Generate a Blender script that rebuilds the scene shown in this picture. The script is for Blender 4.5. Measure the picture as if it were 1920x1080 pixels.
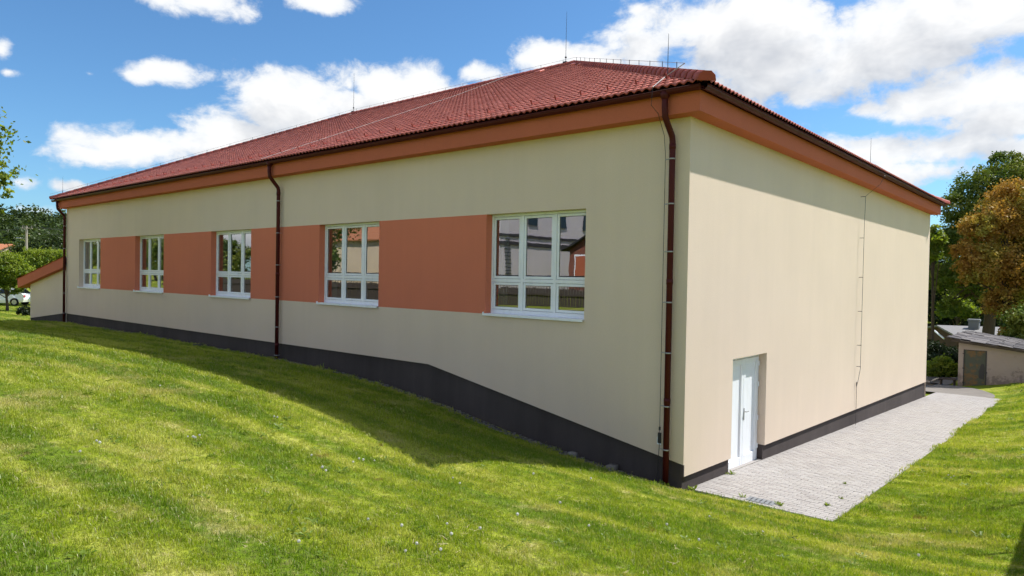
import bpy, math, random
import numpy as np
from mathutils import Vector, Matrix

for o in list(bpy.data.objects):
    bpy.data.objects.remove(o)
scene = bpy.context.scene
COL = scene.collection
rng = np.random.default_rng(7)
random.seed(7)

# ------------------------------------------------------------------ camera
CAM = np.array([5.308, -10.649, 3.294])
YAW, PITCH, ROLL, FPX = -0.7096, -0.01616, 0.01765, 1302.0      # FPX for a picture 1920 wide
def cam_axes():
    f = np.array([math.sin(YAW)*math.cos(PITCH), math.cos(YAW)*math.cos(PITCH), math.sin(PITCH)])
    r = np.array([math.cos(YAW), -math.sin(YAW), 0.0])
    u = np.cross(r, f)
    c, s = math.cos(ROLL), math.sin(ROLL)
    return c*r + s*u, -s*r + c*u, f
AX_R, AX_U, AX_F = cam_axes()
cam_data = bpy.data.cameras.new('camera')
cam_data.sensor_width = 36.0
cam_data.lens = FPX/1920*36
cam_data.clip_start = 0.1
cam_data.clip_end = 3000
camera = bpy.data.objects.new('camera', cam_data)
COL.objects.link(camera)
camera.matrix_world = Matrix(((AX_R[0], AX_U[0], -AX_F[0], CAM[0]), (AX_R[1], AX_U[1], -AX_F[1], CAM[1]),
                              (AX_R[2], AX_U[2], -AX_F[2], CAM[2]), (0, 0, 0, 1)))
scene.camera = camera
def bearing(u, v):                       # direction (azimuth, elevation) of a sky feature
    d = AX_F + (u-960)/FPX*AX_R - (v-540)/FPX*AX_U
    d = d/np.linalg.norm(d)
    return math.atan2(d[0], d[1]), math.asin(d[2])

# ------------------------------------------------------------------ sun, sky, exposure
SUN = Vector((1.0, 1.8, 2.7)).normalized()
sl = bpy.data.lights.new('sun', 'SUN')
sl.energy = 5.0
sl.angle = math.radians(0.53)
sl.color = (1.0, 0.975, 0.93)
sun = bpy.data.objects.new('sun', sl)
COL.objects.link(sun)
sun.rotation_euler = SUN.to_track_quat('Z', 'Y').to_euler()
scene.view_settings.view_transform = 'Standard'
scene.view_settings.look = 'None'
scene.view_settings.gamma = 1
scene.view_settings.exposure = 0.45
scene.view_settings.use_curve_mapping = False
SKY_STRENGTH = 0.072

class NT:                                # small helper for node trees
    def __init__(s, tree): s.t = tree; s.n = tree.nodes; s.l = tree.links
    def add(s, typ, ins=None, **kw):
        nd = s.n.new(typ)
        for k, v in kw.items(): setattr(nd, k, v)
        if ins:
            for k, v in ins.items(): s.set(nd, k, v)
        return nd
    def set(s, nd, k, v):
        sock = nd.inputs[k]
        if isinstance(v, bpy.types.NodeSocket): s.l.new(v, sock)
        elif isinstance(v, bpy.types.Node): s.l.new(v.outputs[0], sock)
        else: sock.default_value = v
    def math(s, op, a, b=None, c=None, clamp=False):
        nd = s.add('ShaderNodeMath', operation=op, use_clamp=clamp)
        s.set(nd, 0, a)
        if b is not None: s.set(nd, 1, b)
        if c is not None: s.set(nd, 2, c)
        return nd.outputs[0]
    def vmath(s, op, a, b=None, c=None, out=0):
        nd = s.add('ShaderNodeVectorMath', operation=op)
        s.set(nd, 0, a)
        if b is not None: s.set(nd, 1, b)
        if c is not None: s.set(nd, 2, c)
        return nd.outputs[out]
    def mix(s, fac, a, b, blend='MIX'):
        nd = s.add('ShaderNodeMix', data_type='RGBA', blend_type=blend)
        s.set(nd, 0, fac); s.set(nd, 6, a); s.set(nd, 7, b)
        return nd.outputs[2]
    def ramp(s, fac, lo, hi, a=0.0, b=1.0, interp='SMOOTHSTEP'):
        nd = s.add('ShaderNodeMapRange', interpolation_type=interp)
        s.set(nd, 0, fac); s.set(nd, 1, lo); s.set(nd, 2, hi); s.set(nd, 3, a); s.set(nd, 4, b)
        return nd.outputs[0]
    def noise(s, vec, scale, detail=4, rough=0.55, out=0, lac=2.0):
        nd = s.add('ShaderNodeTexNoise')
        if vec is not None: s.set(nd, 'Vector', vec)
        s.set(nd, 'Scale', scale); s.set(nd, 'Detail', detail); s.set(nd, 'Roughness', rough); s.set(nd, 'Lacunarity', lac)
        return nd.outputs[out]

# cumulus banks: where they stand in the sky, (u, v, half width, half height, fullness)
CLOUDS = [(385,2,92,28,1),(595,-4,80,22,1),(310,136,90,20,1),(268,140,40,16,.95),(168,138,22,13,.6),(3,92,16,22,.7),(14,135,22,11,.6),
 (180,290,80,24,1),(270,282,120,36,1.15),(370,272,120,30,1.1),(450,250,100,40,1.1),(560,215,120,58,1.3),(650,200,85,44,1.2),(655,160,24,36,.75),
 (745,172,100,50,1.25),(820,182,90,32,1.15),(905,140,56,22,.95),(930,172,90,14,.8),(1030,108,56,34,1),(1120,112,90,34,1.05),(1215,85,100,60,1.1),
 (1330,50,170,80,1.1),(1200,18,44,26,.7),(1465,35,85,60,1.1),(1420,140,180,75,1.15),(1300,170,180,60,1.1),(1540,160,130,60,1.05),(1640,70,90,85,1.0),
 (1600,120,110,60,1.1),(1830,30,150,58,1.2),(1735,75,40,28,.8),(1785,92,20,14,.6),(1640,205,80,26,.9),(1740,195,150,40,1.0),(1880,160,110,52,1.0),
 (1870,225,100,34,1),(1640,278,150,30,1),(1760,275,130,36,1),(1890,280,90,30,.9),(1720,325,260,32,.8),(35,340,50,24,.55),(70,395,90,16,.6),(140,350,46,14,.7),
 (300,420,260,20,.6)]
world = bpy.data.worlds.new('World')
scene.world = world
world.use_nodes = True
w = NT(world.node_tree)
w.n.clear()
grp = bpy.data.node_groups.new('cumulus', 'ShaderNodeTree')
grp.interface.new_socket('Direction', in_out='INPUT', socket_type='NodeSocketVector')
grp.interface.new_socket('Detail', in_out='INPUT', socket_type='NodeSocketFloat')
grp.interface.new_socket('Density', in_out='OUTPUT', socket_type='NodeSocketFloat')
g = NT(grp)
gi = g.add('NodeGroupInput'); go = g.add('NodeGroupOutput')
nrm = g.vmath('NORMALIZE', gi.outputs[0])
sep = g.add('ShaderNodeSeparateXYZ', {0: nrm})
az = g.math('ARCTAN2', sep.outputs[0], sep.outputs[1])
el = g.math('ARCSINE', sep.outputs[2])
ae = g.add('ShaderNodeCombineXYZ', {0: az, 1: el}).outputs[0]
fld = None
for (u, v, a, b, full) in CLOUDS:
    A, E = bearing(u, v)
    sa, sb = a/FPX*1.0, b/FPX*0.95
    q = g.vmath('MULTIPLY_ADD', ae, (1/sa, 1/sb, 0), (-A/sa, -E/sb, 0))
    ln = g.vmath('LENGTH', q, out=1)
    val = g.math('MULTIPLY_ADD', ln, -0.72, full*0.78)
    fld = val if fld is None else g.math('MAXIMUM', fld, val)
# the rest of the sky carries the same scattered cumulus
flat = g.vmath('MULTIPLY', nrm, (1.0, 1.0, 1.5))
far = g.noise(flat, 2.3, 2, 0.5)
A0, E0 = bearing(960, 200)
dz = g.math('SUBTRACT', az, A0)
side = g.ramp(g.math('ABSOLUTE', dz), 0.72, 1.0)
high = g.ramp(el, 0.46, 0.62)
outside = g.math('MAXIMUM', side, high)
rest = g.math('MULTIPLY', g.ramp(far, 0.40, 0.60, -0.9, 0.9, 'LINEAR'), outside)
rest = g.math('ADD', rest, g.math('MULTIPLY_ADD', outside, 2.0, -2.0))
fld = g.math('MAXIMUM', fld, rest)
wob = g.noise(flat, 9.0, 2, 0.6, out=1)
warp = g.vmath('MULTIPLY_ADD', wob, (0.05, 0.05, 0.05), flat)
n1 = g.noise(warp, 11.0, gi.outputs[1], 0.62)
puff = g.math('MULTIPLY_ADD', n1, 2.45, -1.225)
g.l.new(g.math('ADD', fld, puff), go.inputs[0])

tc = w.add('ShaderNodeTexCoord')
D = tc.outputs['Generated']
def cl(vec, det):
    nd = w.add('ShaderNodeGroup'); nd.node_tree = grp; w.set(nd, 0, vec); w.set(nd, 1, det); return nd.outputs[0]
d0 = cl(D, 8.0)
upv = w.vmath('ADD', D, (float(SUN.x)*0.02, float(SUN.y)*0.02, 0.042))
d1 = cl(upv, 4.0)
sky = w.add('ShaderNodeTexSky', sky_type='NISHITA', sun_disc=False)
sky.sun_elevation = math.asin(SUN.z)
sky.sun_rotation = math.atan2(SUN.x, SUN.y)
sky.altitude = 300; sky.air_density = 1.0; sky.dust_density = 0.6; sky.ozone_density = 1.6
cover = w.ramp(d0, -0.02, 0.46)
thick = w.ramp(d1, 0.15, 1.45, 0.0, 1.0, 'LINEAR')
rim = w.ramp(d0, 0.1, 0.9)
white = w.mix(rim, (9.0, 9.4, 9.9, 1), (11.4, 11.3, 11.1, 1))
cloudcol = w.mix(w.math('MULTIPLY', thick, 0.95), white, (5.2, 5.5, 6.1, 1))
skyc = w.mix(1.0, sky.outputs[0], (0.82, 1.26, 1.58, 1), 'MULTIPLY')
final = w.mix(w.math('MULTIPLY', cover, 0.96), skyc, cloudcol)
bg = w.add('ShaderNodeBackground', {'Color': final, 'Strength': SKY_STRENGTH})
wo = w.add('ShaderNodeOutputWorld')
w.l.new(bg.outputs[0], wo.inputs['Surface'])

world.cycles.sampling_method = 'MANUAL'
world.cycles.sample_map_resolution = 256
cy = scene.cycles
cy.use_adaptive_sampling = True
cy.adaptive_threshold = 0.03
cy.max_bounces = 5; cy.diffuse_bounces = 3; cy.glossy_bounces = 3; cy.transmission_bounces = 4; cy.transparent_max_bounces = 8
cy.use_denoising = True

# ------------------------------------------------------------------ mesh helpers
MATS = {}
class MB:
    """collects faces in world coordinates; build() links them as one mesh object"""
    def __init__(s): s.v = []; s.f = []; s.smooth = False; s.mi = []
    def face(s, pts, m=0):
        i = len(s.v); s.v += [tuple(map(float, q)) for q in pts]; s.f.append(tuple(range(i, i+len(pts)))); s.mi.append(m)
    def box(s, a, b, m=0):
        x0, y0, z0 = a; x1, y1, z1 = b
        i = len(s.v)
        s.v += [(x0,y0,z0),(x1,y0,z0),(x1,y1,z0),(x0,y1,z0),(x0,y0,z1),(x1,y0,z1),(x1,y1,z1),(x0,y1,z1)]
        for q in ((0,3,2,1),(4,5,6,7),(0,1,5,4),(1,2,6,5),(2,3,7,6),(3,0,4,7)):
            s.f.append(tuple(i+k for k in q)); s.mi.append(m)
        return s
    def bbox(s, a, b, c, m=0):
        """box with all edges chamfered by c"""
        x0,y0,z0 = a; x1,y1,z1 = b
        pts = []
        idx = {}
        base = len(s.v)
        for ix, X in enumerate((x0,x1)):
            for iy, Y in enumerate((y0,y1)):
                for iz, Z in enumerate((z0,z1)):
                    sx = c if ix == 0 else -c; sy = c if iy == 0 else -c; sz = c if iz == 0 else -c
                    idx[ix,iy,iz,'x'] = base+len(pts); pts.append((X, Y+sy, Z+sz))
                    idx[ix,iy,iz,'y'] = base+len(pts); pts.append((X+sx, Y, Z+sz))
                    idx[ix,iy,iz,'z'] = base+len(pts); pts.append((X+sx, Y+sy, Z))
        s.v += pts
        def q(*k): s.f.append(tuple(idx[j] for j in k)); s.mi.append(m)
        for ix in (0,1):
            l = [(ix,0,0,'x'),(ix,1,0,'x'),(ix,1,1,'x'),(ix,0,1,'x')]
            q(*(l if ix else l[::-1]))
        for iy in (0,1):
            l = [(0,iy,0,'y'),(1,iy,0,'y'),(1,iy,1,'y'),(0,iy,1,'y')]
            q(*(l[::-1] if iy else l))
        for iz in (0,1):
            l = [(0,0,iz,'z'),(1,0,iz,'z'),(1,1,iz,'z'),(0,1,iz,'z')]
            q(*(l if iz else l[::-1]))
        for ix in (0,1):
            for iy in (0,1): q((ix,iy,0,'x'),(ix,iy,1,'x'),(ix,iy,1,'y'),(ix,iy,0,'y'))
            for iz in (0,1): q((ix,0,iz,'x'),(ix,1,iz,'x'),(ix,1,iz,'z'),(ix,0,iz,'z'))
        for iy in (0,1):
            for iz in (0,1): q((0,iy,iz,'y'),(1,iy,iz,'y'),(1,iy,iz,'z'),(0,iy,iz,'z'))
        for ix in (0,1):
            for iy in (0,1):
                for iz in (0,1): q((ix,iy,iz,'x'),(ix,iy,iz,'y'),(ix,iy,iz,'z'))
        return s
    def tube(s, path, rad, n=8, cap=True, m=0):
        """round tube along a polyline; rad a number or one per point"""
        P = [Vector(q) for q in path]
        if not hasattr(rad, '__len__'): rad = [rad]*len(P)
        rings = []
        prev = None
        for i, q in enumerate(P):
            t = (P[min(i+1, len(P)-1)] - P[max(i-1, 0)]).normalized()
            if prev is None:
                a = t.orthogonal().normalized()
            else:
                a = (prev - t*prev.dot(t))
                a = a.normalized() if a.length > 1e-6 else t.orthogonal().normalized()
            prev = a
            b = t.cross(a)
            i0 = len(s.v)
            for k in range(n):
                an = 2*math.pi*k/n
                s.v.append(tuple(q + (a*math.cos(an) + b*math.sin(an))*rad[i]))
            rings.append(i0)
        for i in range(len(rings)-1):
            for k in range(n):
                k2 = (k+1) % n
                s.f.append((rings[i]+k, rings[i]+k2, rings[i+1]+k2, rings[i+1]+k)); s.mi.append(m)
        if cap:
            s.f.append(tuple(rings[0]+k for k in range(n))[::-1]); s.mi.append(m)
            s.f.append(tuple(rings[-1]+k for k in range(n))); s.mi.append(m)
        return s
    def ball(s, c, r, nu=8, nv=6, m=0, sc=(1,1,1)):
        i0 = len(s.v)
        for j in range(nv+1):
            th = math.pi*j/nv
            for k in range(nu):
                ph = 2*math.pi*k/nu
                s.v.append((c[0]+r*sc[0]*math.sin(th)*math.cos(ph), c[1]+r*sc[1]*math.sin(th)*math.sin(ph), c[2]+r*sc[2]*math.cos(th)))
        for j in range(nv):
            for k in range(nu):
                k2 = (k+1) % nu
                s.f.append((i0+j*nu+k, i0+(j+1)*nu+k, i0+(j+1)*nu+k2, i0+j*nu+k2)); s.mi.append(m)
        return s
    def mesh(s, name, mats):
        me = bpy.data.meshes.new(name)
        me.from_pydata(s.v, [], s.f)
        for mm in (mats if isinstance(mats, (list, tuple)) else [mats]): me.materials.append(mm)
        if any(s.mi): me.polygons.foreach_set('material_index', s.mi)
        if s.smooth: me.polygons.foreach_set('use_smooth', [True]*len(me.polygons))
        me.validate(); me.update()
        return me
    def build(s, name, mats, parent=None, root=None, **tags):
        return link(name, s.mesh(name, mats), parent, root, **tags)

def link(name, data, parent=None, root=None, **tags):
    """meshes are in world coordinates; a direct child of an Empty root undoes the root's offset"""
    o = bpy.data.objects.new(name, data)
    COL.objects.link(o)
    if parent is not None:
        o.parent = parent
        if parent.type == 'EMPTY': o.matrix_parent_inverse = Matrix.Translation(-Vector(parent.location))
    for k, v in tags.items(): o[k] = v
    return o

def thing(name, label, cat, loc=(0,0,0), group=None):
    o = bpy.data.objects.new(name, None)
    COL.objects.link(o)
    o.location = loc; o.empty_display_size = 0.2
    o['label'] = label; o['category'] = cat
    if group: o['group'] = group
    return o

def np_mesh(name, verts, faces, mats, attr=None, smooth=False, mi=None):
    """verts (n,3), faces (m,k) arrays; attr: per-vertex float named tone"""
    me = bpy.data.meshes.new(name)
    n, (m, k) = len(verts), faces.shape
    me.vertices.add(n); me.vertices.foreach_set('co', np.ascontiguousarray(verts, dtype=np.float32).ravel())
    me.loops.add(m*k); me.loops.foreach_set('vertex_index', np.ascontiguousarray(faces, dtype=np.int32).ravel())
    me.polygons.add(m)
    me.polygons.foreach_set('loop_start', np.arange(0, m*k, k, dtype=np.int32))
    me.polygons.foreach_set('loop_total', np.full(m, k, dtype=np.int32))
    if smooth: me.polygons.foreach_set('use_smooth', np.ones(m, dtype=bool))
    if mi is not None: me.polygons.foreach_set('material_index', np.asarray(mi, dtype=np.int32))
    for mm in (mats if isinstance(mats, (list, tuple)) else [mats]): me.materials.append(mm)
    if attr is not None:
        a = me.attributes.new('tone', 'FLOAT', 'POINT')
        a.data.foreach_set('value', np.ascontiguousarray(attr, dtype=np.float32))
    me.update(calc_edges=True)
    return me

# ------------------------------------------------------------------ materials
def mat(name, col, rough=0.8, spec=0.3, build=None, metal=0.0):
    m = bpy.data.materials.new(name)
    m.use_nodes = True
    t = NT(m.node_tree)
    b = t.n['Principled BSDF']
    b.inputs['Base Color'].default_value = (*col, 1)
    b.inputs['Roughness'].default_value = rough
    b.inputs['Specular IOR Level'].default_value = spec
    b.inputs['Metallic'].default_value = metal
    if build: build(t, b)
    MATS[name] = m
    return m
def pos(t): return t.add('ShaderNodeNewGeometry').outputs['Position']
def bump(t, b, h, strength, dist):
    nd = t.add('ShaderNodeBump', {'Height': h, 'Strength': strength, 'Distance': dist})
    t.l.new(nd.outputs[0], b.inputs['Normal'])

def plaster(col, dirt=0.10, grain=1.0):
    def f(t, b):
        P = pos(t)
        big = t.noise(P, 0.55, 4, 0.55)
        streak = t.noise(t.vmath('MULTIPLY', P, (2.2, 2.2, 0.16)), 1.6, 5, 0.6)
        fine = t.noise(P, 55, 3, 0.6)
        k = t.math('ADD', t.ramp(big, 0.3, 0.7, -dirt*0.5, dirt*0.5, 'LINEAR'), t.ramp(streak, 0.32, 0.68, -dirt*0.25, dirt*0.25, 'LINEAR'))
        k = t.math('ADD', k, t.ramp(fine, 0.3, 0.7, -0.05, 0.05, 'LINEAR'))
        v = t.math('ADD', k, 1.0)
        c = t.vmath('MULTIPLY', t.add('ShaderNodeRGB').outputs[0], (1,1,1))
        rgb = t.n[-1]
        cn = [q for q in t.n if q.type == 'RGB'][-1]; cn.outputs[0].default_value = (*col, 1)
        sc = t.add('ShaderNodeVectorMath', operation='SCALE'); t.l.new(cn.outputs[0], sc.inputs[0]); t.l.new(v, sc.inputs['Scale'])
        t.l.new(sc.outputs[0], b.inputs['Base Color'])
        h = t.math('ADD', t.noise(P, 160, 2, 0.5), t.math('MULTIPLY', t.noise(P, 38, 3, 0.5), 0.8))
        bump(t, b, h, 0.35*grain, 0.006)
    return f
M_cream = mat('cream_plaster', (0.745, 0.605, 0.475), 0.92, 0.12, plaster((0.735, 0.598, 0.478), 0.05))
M_terra = mat('terracotta_plaster', (0.63, 0.215, 0.13), 0.92, 0.12, plaster((0.67, 0.21, 0.125), 0.06))
M_fascia = mat('terracotta_fascia', (0.62, 0.20, 0.11), 0.85, 0.15, plaster((0.52, 0.145, 0.082), 0.06, 0.5))
M_plinth = mat('plinth_plaster', (0.10, 0.082, 0.078), 0.9, 0.15, plaster((0.078, 0.064, 0.061), 0.35, 1.3))

def tone_mix(t, base, var, amt=1.0):
    """per-piece tone: attribute on joined pieces, object random on single ones"""
    at = t.add('ShaderNodeAttribute', attribute_name='tone').outputs['Fac']
    oi = t.add('ShaderNodeObjectInfo').outputs['Random']
    k = t.math('MAXIMUM', at, t.math('MULTIPLY', oi, t.math('LESS_THAN', at, 0.0001)))
    return t.mix(k, (*base, 1), (*var, 1))
def f_tile(t, b):
    P = pos(t)
    c = tone_mix(t, (0.72, 0.215, 0.150), (0.58, 0.150, 0.100))
    n = t.noise(P, 7, 4, 0.6)
    c = t.mix(t.ramp(n, 0.35, 0.75, 0, 0.30), c, (0.26, 0.06, 0.045, 1))
    t.l.new(c, b.inputs['Base Color'])
    t.l.new(t.ramp(t.noise(P, 30, 3), 0.3, 0.7, 0.30, 0.44), b.inputs['Roughness'])
    bump(t, b, t.noise(P, 120, 3), 0.15, 0.003)
M_tile = mat('red_roof_tile', (0.38, 0.08, 0.05), 0.42, 0.5, f_tile)
M_deck = mat('roof_underlay', (0.10, 0.03, 0.022), 0.9, 0.1)
def f_gutter(t, b):
    n = t.noise(pos(t), 9, 3)
    t.l.new(t.mix(n, (0.060, 0.008, 0.009, 1), (0.085, 0.011, 0.011, 1)), b.inputs['Base Color'])
M_gutter = mat('maroon_sheet_metal', (0.1, 0.018, 0.016), 0.5, 0.2, f_gutter)
def f_pvc(t, b):
    P = pos(t)
    n = t.noise(t.vmath('MULTIPLY', P, (4, 4, 1.2)), 2, 4)
    t.l.new(t.mix(t.ramp(n, 0.45, 0.8), (0.88, 0.90, 0.94, 1), (0.82, 0.835, 0.86, 1)), b.inputs['Base Color'])
M_pvc = mat('white_pvc', (0.8, 0.81, 0.82), 0.35, 0.45, f_pvc)
M_seal = mat('rubber_seal', (0.02, 0.02, 0.022), 0.6, 0.3)
def f_glass(t, b):
    out = t.n['Material Output']
    t.n.remove(b)
    nb = t.add('ShaderNodeBump', {'Height': t.noise(pos(t), 1.6, 2), 'Strength': 0.10, 'Distance': 0.006})
    gl = t.add('ShaderNodeBsdfGlossy', {'Color': (0.96, 0.97, 1.0, 1), 'Roughness': 0.004, 'Normal': nb})
    tr = t.add('ShaderNodeBsdfTransparent', {'Color': (0.66, 0.72, 0.70, 1)})
    fr = t.add('ShaderNodeFresnel', {'IOR': 2.0})
    mx = t.add('ShaderNodeMixShader', {0: t.math('MULTIPLY_ADD', fr, 0.9, 0.26), 1: tr.outputs[0], 2: gl.outputs[0]})
    t.l.new(mx.outputs[0], out.inputs['Surface'])
M_glass = mat('window_glass', (0.5, 0.5, 0.5), build=f_glass)
M_steel = mat('galvanised_steel', (0.42, 0.42, 0.43), 0.42, 0.5, metal=0.85)
M_wire = mat('aluminium_conductor', (0.42, 0.40, 0.38), 0.65, 0.3, metal=0.3)
M_lip = mat('shaded_tile_edge', (0.33, 0.062, 0.044), 0.6, 0.3)  # shade of the tile lips painted in as a darker red
M_darksteel = mat('dark_steel', (0.05, 0.05, 0.055), 0.5, 0.4, metal=0.4)
M_interior = mat('interior_paint', (0.42, 0.42, 0.40), 0.9, 0.1)
M_floor = mat('interior_floor', (0.16, 0.10, 0.06), 0.5, 0.3)
M_blind = mat('roller_blind', (0.45, 0.45, 0.44), 0.8, 0.1)
def f_pave(t, b):
    P = pos(t)
    c = tone_mix(t, (0.385, 0.36, 0.34), (0.315, 0.29, 0.273))
    n = t.noise(P, 0.9, 5, 0.6)
    c = t.mix(t.ramp(n, 0.42, 0.72, 0, 0.35), c, (0.37, 0.345, 0.31, 1))
    m = t.noise(P, 2.3, 5, 0.65)
    c = t.mix(t.ramp(m, 0.64, 0.74, 0, 0.6), c, (0.17, 0.17, 0.075, 1))
    c = t.mix(t.ramp(t.noise(P, 90, 3), 0.4, 0.75, 0, 0.25), c, (0.27, 0.25, 0.235, 1))
    t.l.new(c, b.inputs['Base Color'])
    bump(t, b, t.noise(P, 150, 3), 0.4, 0.004)
M_paver = mat('concrete_paver', (0.44, 0.41, 0.385), 0.92, 0.15, f_pave)
def f_joint(t, b):
    P = pos(t)
    n = t.noise(P, 3.1, 5, 0.7)
    t.l.new(t.mix(t.ramp(n, 0.45, 0.68), (0.17, 0.15, 0.125, 1), (0.075, 0.085, 0.03, 1)), b.inputs['Base Color'])
M_joint = mat('sandy_joint', (0.17, 0.15, 0.125), 0.95, 0.1, f_joint)

def lawn_colour(t, P):
    """colours of the sward itself: lush, pale and dry patches, mower swaths"""
    flat = t.vmath('MULTIPLY', P, (1, 1, 0))
    swath = t.add('ShaderNodeVectorRotate', {'Vector': flat, 'Angle': math.radians(-5)}, rotation_type='Z_AXIS').outputs[0]
    st = t.noise(t.vmath('MULTIPLY', swath, (0.16, 1.55, 0)), 1.0, 3, 0.5)
    big = t.noise(flat, 0.42, 5, 0.6)
    mid = t.noise(flat, 1.7, 5, 0.65)
    sm = t.noise(flat, 6.5, 4, 0.65)
    lush, mean_, pale, dry = (0.170, 0.265, 0.012, 1), (0.300, 0.365, 0.020, 1), (0.47, 0.49, 0.085, 1), (0.56, 0.475, 0.22, 1)
    k = t.math('ADD', t.math('MULTIPLY', st, 0.72), t.math('MULTIPLY', mid, 0.28))
    c = t.mix(t.ramp(k, 0.43, 0.53), lush, mean_)
    c = t.mix(t.ramp(k, 0.51, 0.61), c, pale)
    d = t.math('ADD', t.math('MULTIPLY', big, 0.55), t.math('ADD', t.math('MULTIPLY', mid, 0.25), t.math('MULTIPLY', sm, 0.20)))
    c = t.mix(t.ramp(d, 0.525, 0.62, 0, 0.6), c, dry)
    c = t.mix(t.ramp(sm, 0.56, 0.68, 0, 0.35), c, dry)
    c = t.mix(t.ramp(sm, 0.44, 0.34, 0, 0.5), c, (0.13, 0.20, 0.012, 1))
    spot = t.noise(flat, 2.6, 3, 0.5)
    c = t.mix(t.ramp(spot, 0.66, 0.72, 0, 0.6), c, (0.20, 0.105, 0.05, 1))
    return c
def f_ground(t, b):
    P = pos(t)
    c = lawn_colour(t, P)
    soil = t.noise(P, 22, 4, 0.7)
    c = t.mix(t.ramp(soil, 0.38, 0.70, 0.15, 0.75), c, (0.075, 0.068, 0.030, 1))
    t.l.new(c, b.inputs['Base Color'])
    bump(t, b, t.noise(P, 18, 5, 0.7), 0.9, 0.05)
M_ground = mat('turf_ground', (0.06, 0.09, 0.02), 0.95, 0.05, f_ground)
def leafy(colfun, trans=0.45, gloss=0.018, tcol=(1.25, 1.3, 0.55)):
    def f(t, b):
        out = t.n['Material Output']
        t.n.remove(b)
        c = colfun(t)
        df = t.add('ShaderNodeBsdfDiffuse', {'Color': c})
        tl = t.add('ShaderNodeBsdfTranslucent', {'Color': t.mix(1.0, c, (*tcol, 1), 'MULTIPLY')})
        gl = t.add('ShaderNodeBsdfGlossy', {'Color': (1, 1, 1, 1), 'Roughness': 0.45})
        a = t.add('ShaderNodeMixShader', {0: trans, 1: df.outputs[0], 2: tl.outputs[0]})
        b2 = t.add('ShaderNodeMixShader', {0: gloss, 1: a.outputs[0], 2: gl.outputs[0]})
        t.l.new(b2.outputs[0], out.inputs['Surface'])
    return f
def grass_col(t):
    c = lawn_colour(t, pos(t))
    at = t.add('ShaderNodeAttribute', attribute_name='tone').outputs['Fac']
    c = t.mix(t.ramp(at, 0.72, 1.0, 0, 0.8), c, (0.40, 0.35, 0.17, 1))
    c = t.mix(t.ramp(at, 0.0, 0.40, 0.5, 0), c, (0.06, 0.12, 0.016, 1))
    return c
M_grass = mat('grass_blade', (0.1, 0.16, 0.03), build=leafy(grass_col, 0.42, 0.02))
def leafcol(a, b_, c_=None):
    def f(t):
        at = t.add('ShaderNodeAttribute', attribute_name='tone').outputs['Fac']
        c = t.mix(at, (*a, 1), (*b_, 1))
        if c_ is not None:
            c = t.mix(t.ramp(t.noise(pos(t), 0.55, 4, 0.6), 0.45, 0.62), c, (*c_, 1))
        return c
    return f
M_leaf_green = mat('oak_leaf', (0.05,0.1,0.02), build=leafy(leafcol((0.055,0.105,0.018), (0.14,0.19,0.03), (0.20,0.22,0.036)), 0.2))
M_leaf_rust = mat('rust_leaf', (0.2,0.1,0.03), build=leafy(leafcol((0.27,0.135,0.026), (0.46,0.29,0.06), (0.34,0.31,0.055)), 0.35, tcol=(1.2,1.0,0.6)))
M_leaf_dark = mat('shade_leaf', (0.04,0.06,0.02), build=leafy(leafcol((0.010,0.020,0.007), (0.026,0.044,0.012)), 0.15))  # shade beneath the big trees is put into these near-black leaf colours
M_leaf_lime = mat('lime_leaf', (0.12,0.17,0.03), build=leafy(leafcol((0.09,0.15,0.02), (0.27,0.32,0.04)), 0.45))
M_leaf_forest = mat('forest_leaf', (0.04,0.07,0.02), build=leafy(leafcol((0.026,0.048,0.018), (0.075,0.105,0.030)), 0.25))
def f_bark(t, b):
    P = pos(t)
    n = t.noise(t.vmath('MULTIPLY', P, (6, 6, 1.2)), 3, 5, 0.7)
    t.l.new(t.mix(n, (0.05, 0.038, 0.028, 1), (0.14, 0.11, 0.085, 1)), b.inputs['Base Color'])
    bump(t, b, n, 0.8, 0.03)
M_bark = mat('bark', (0.09, 0.07, 0.05), 0.95, 0.1, f_bark)

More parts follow.
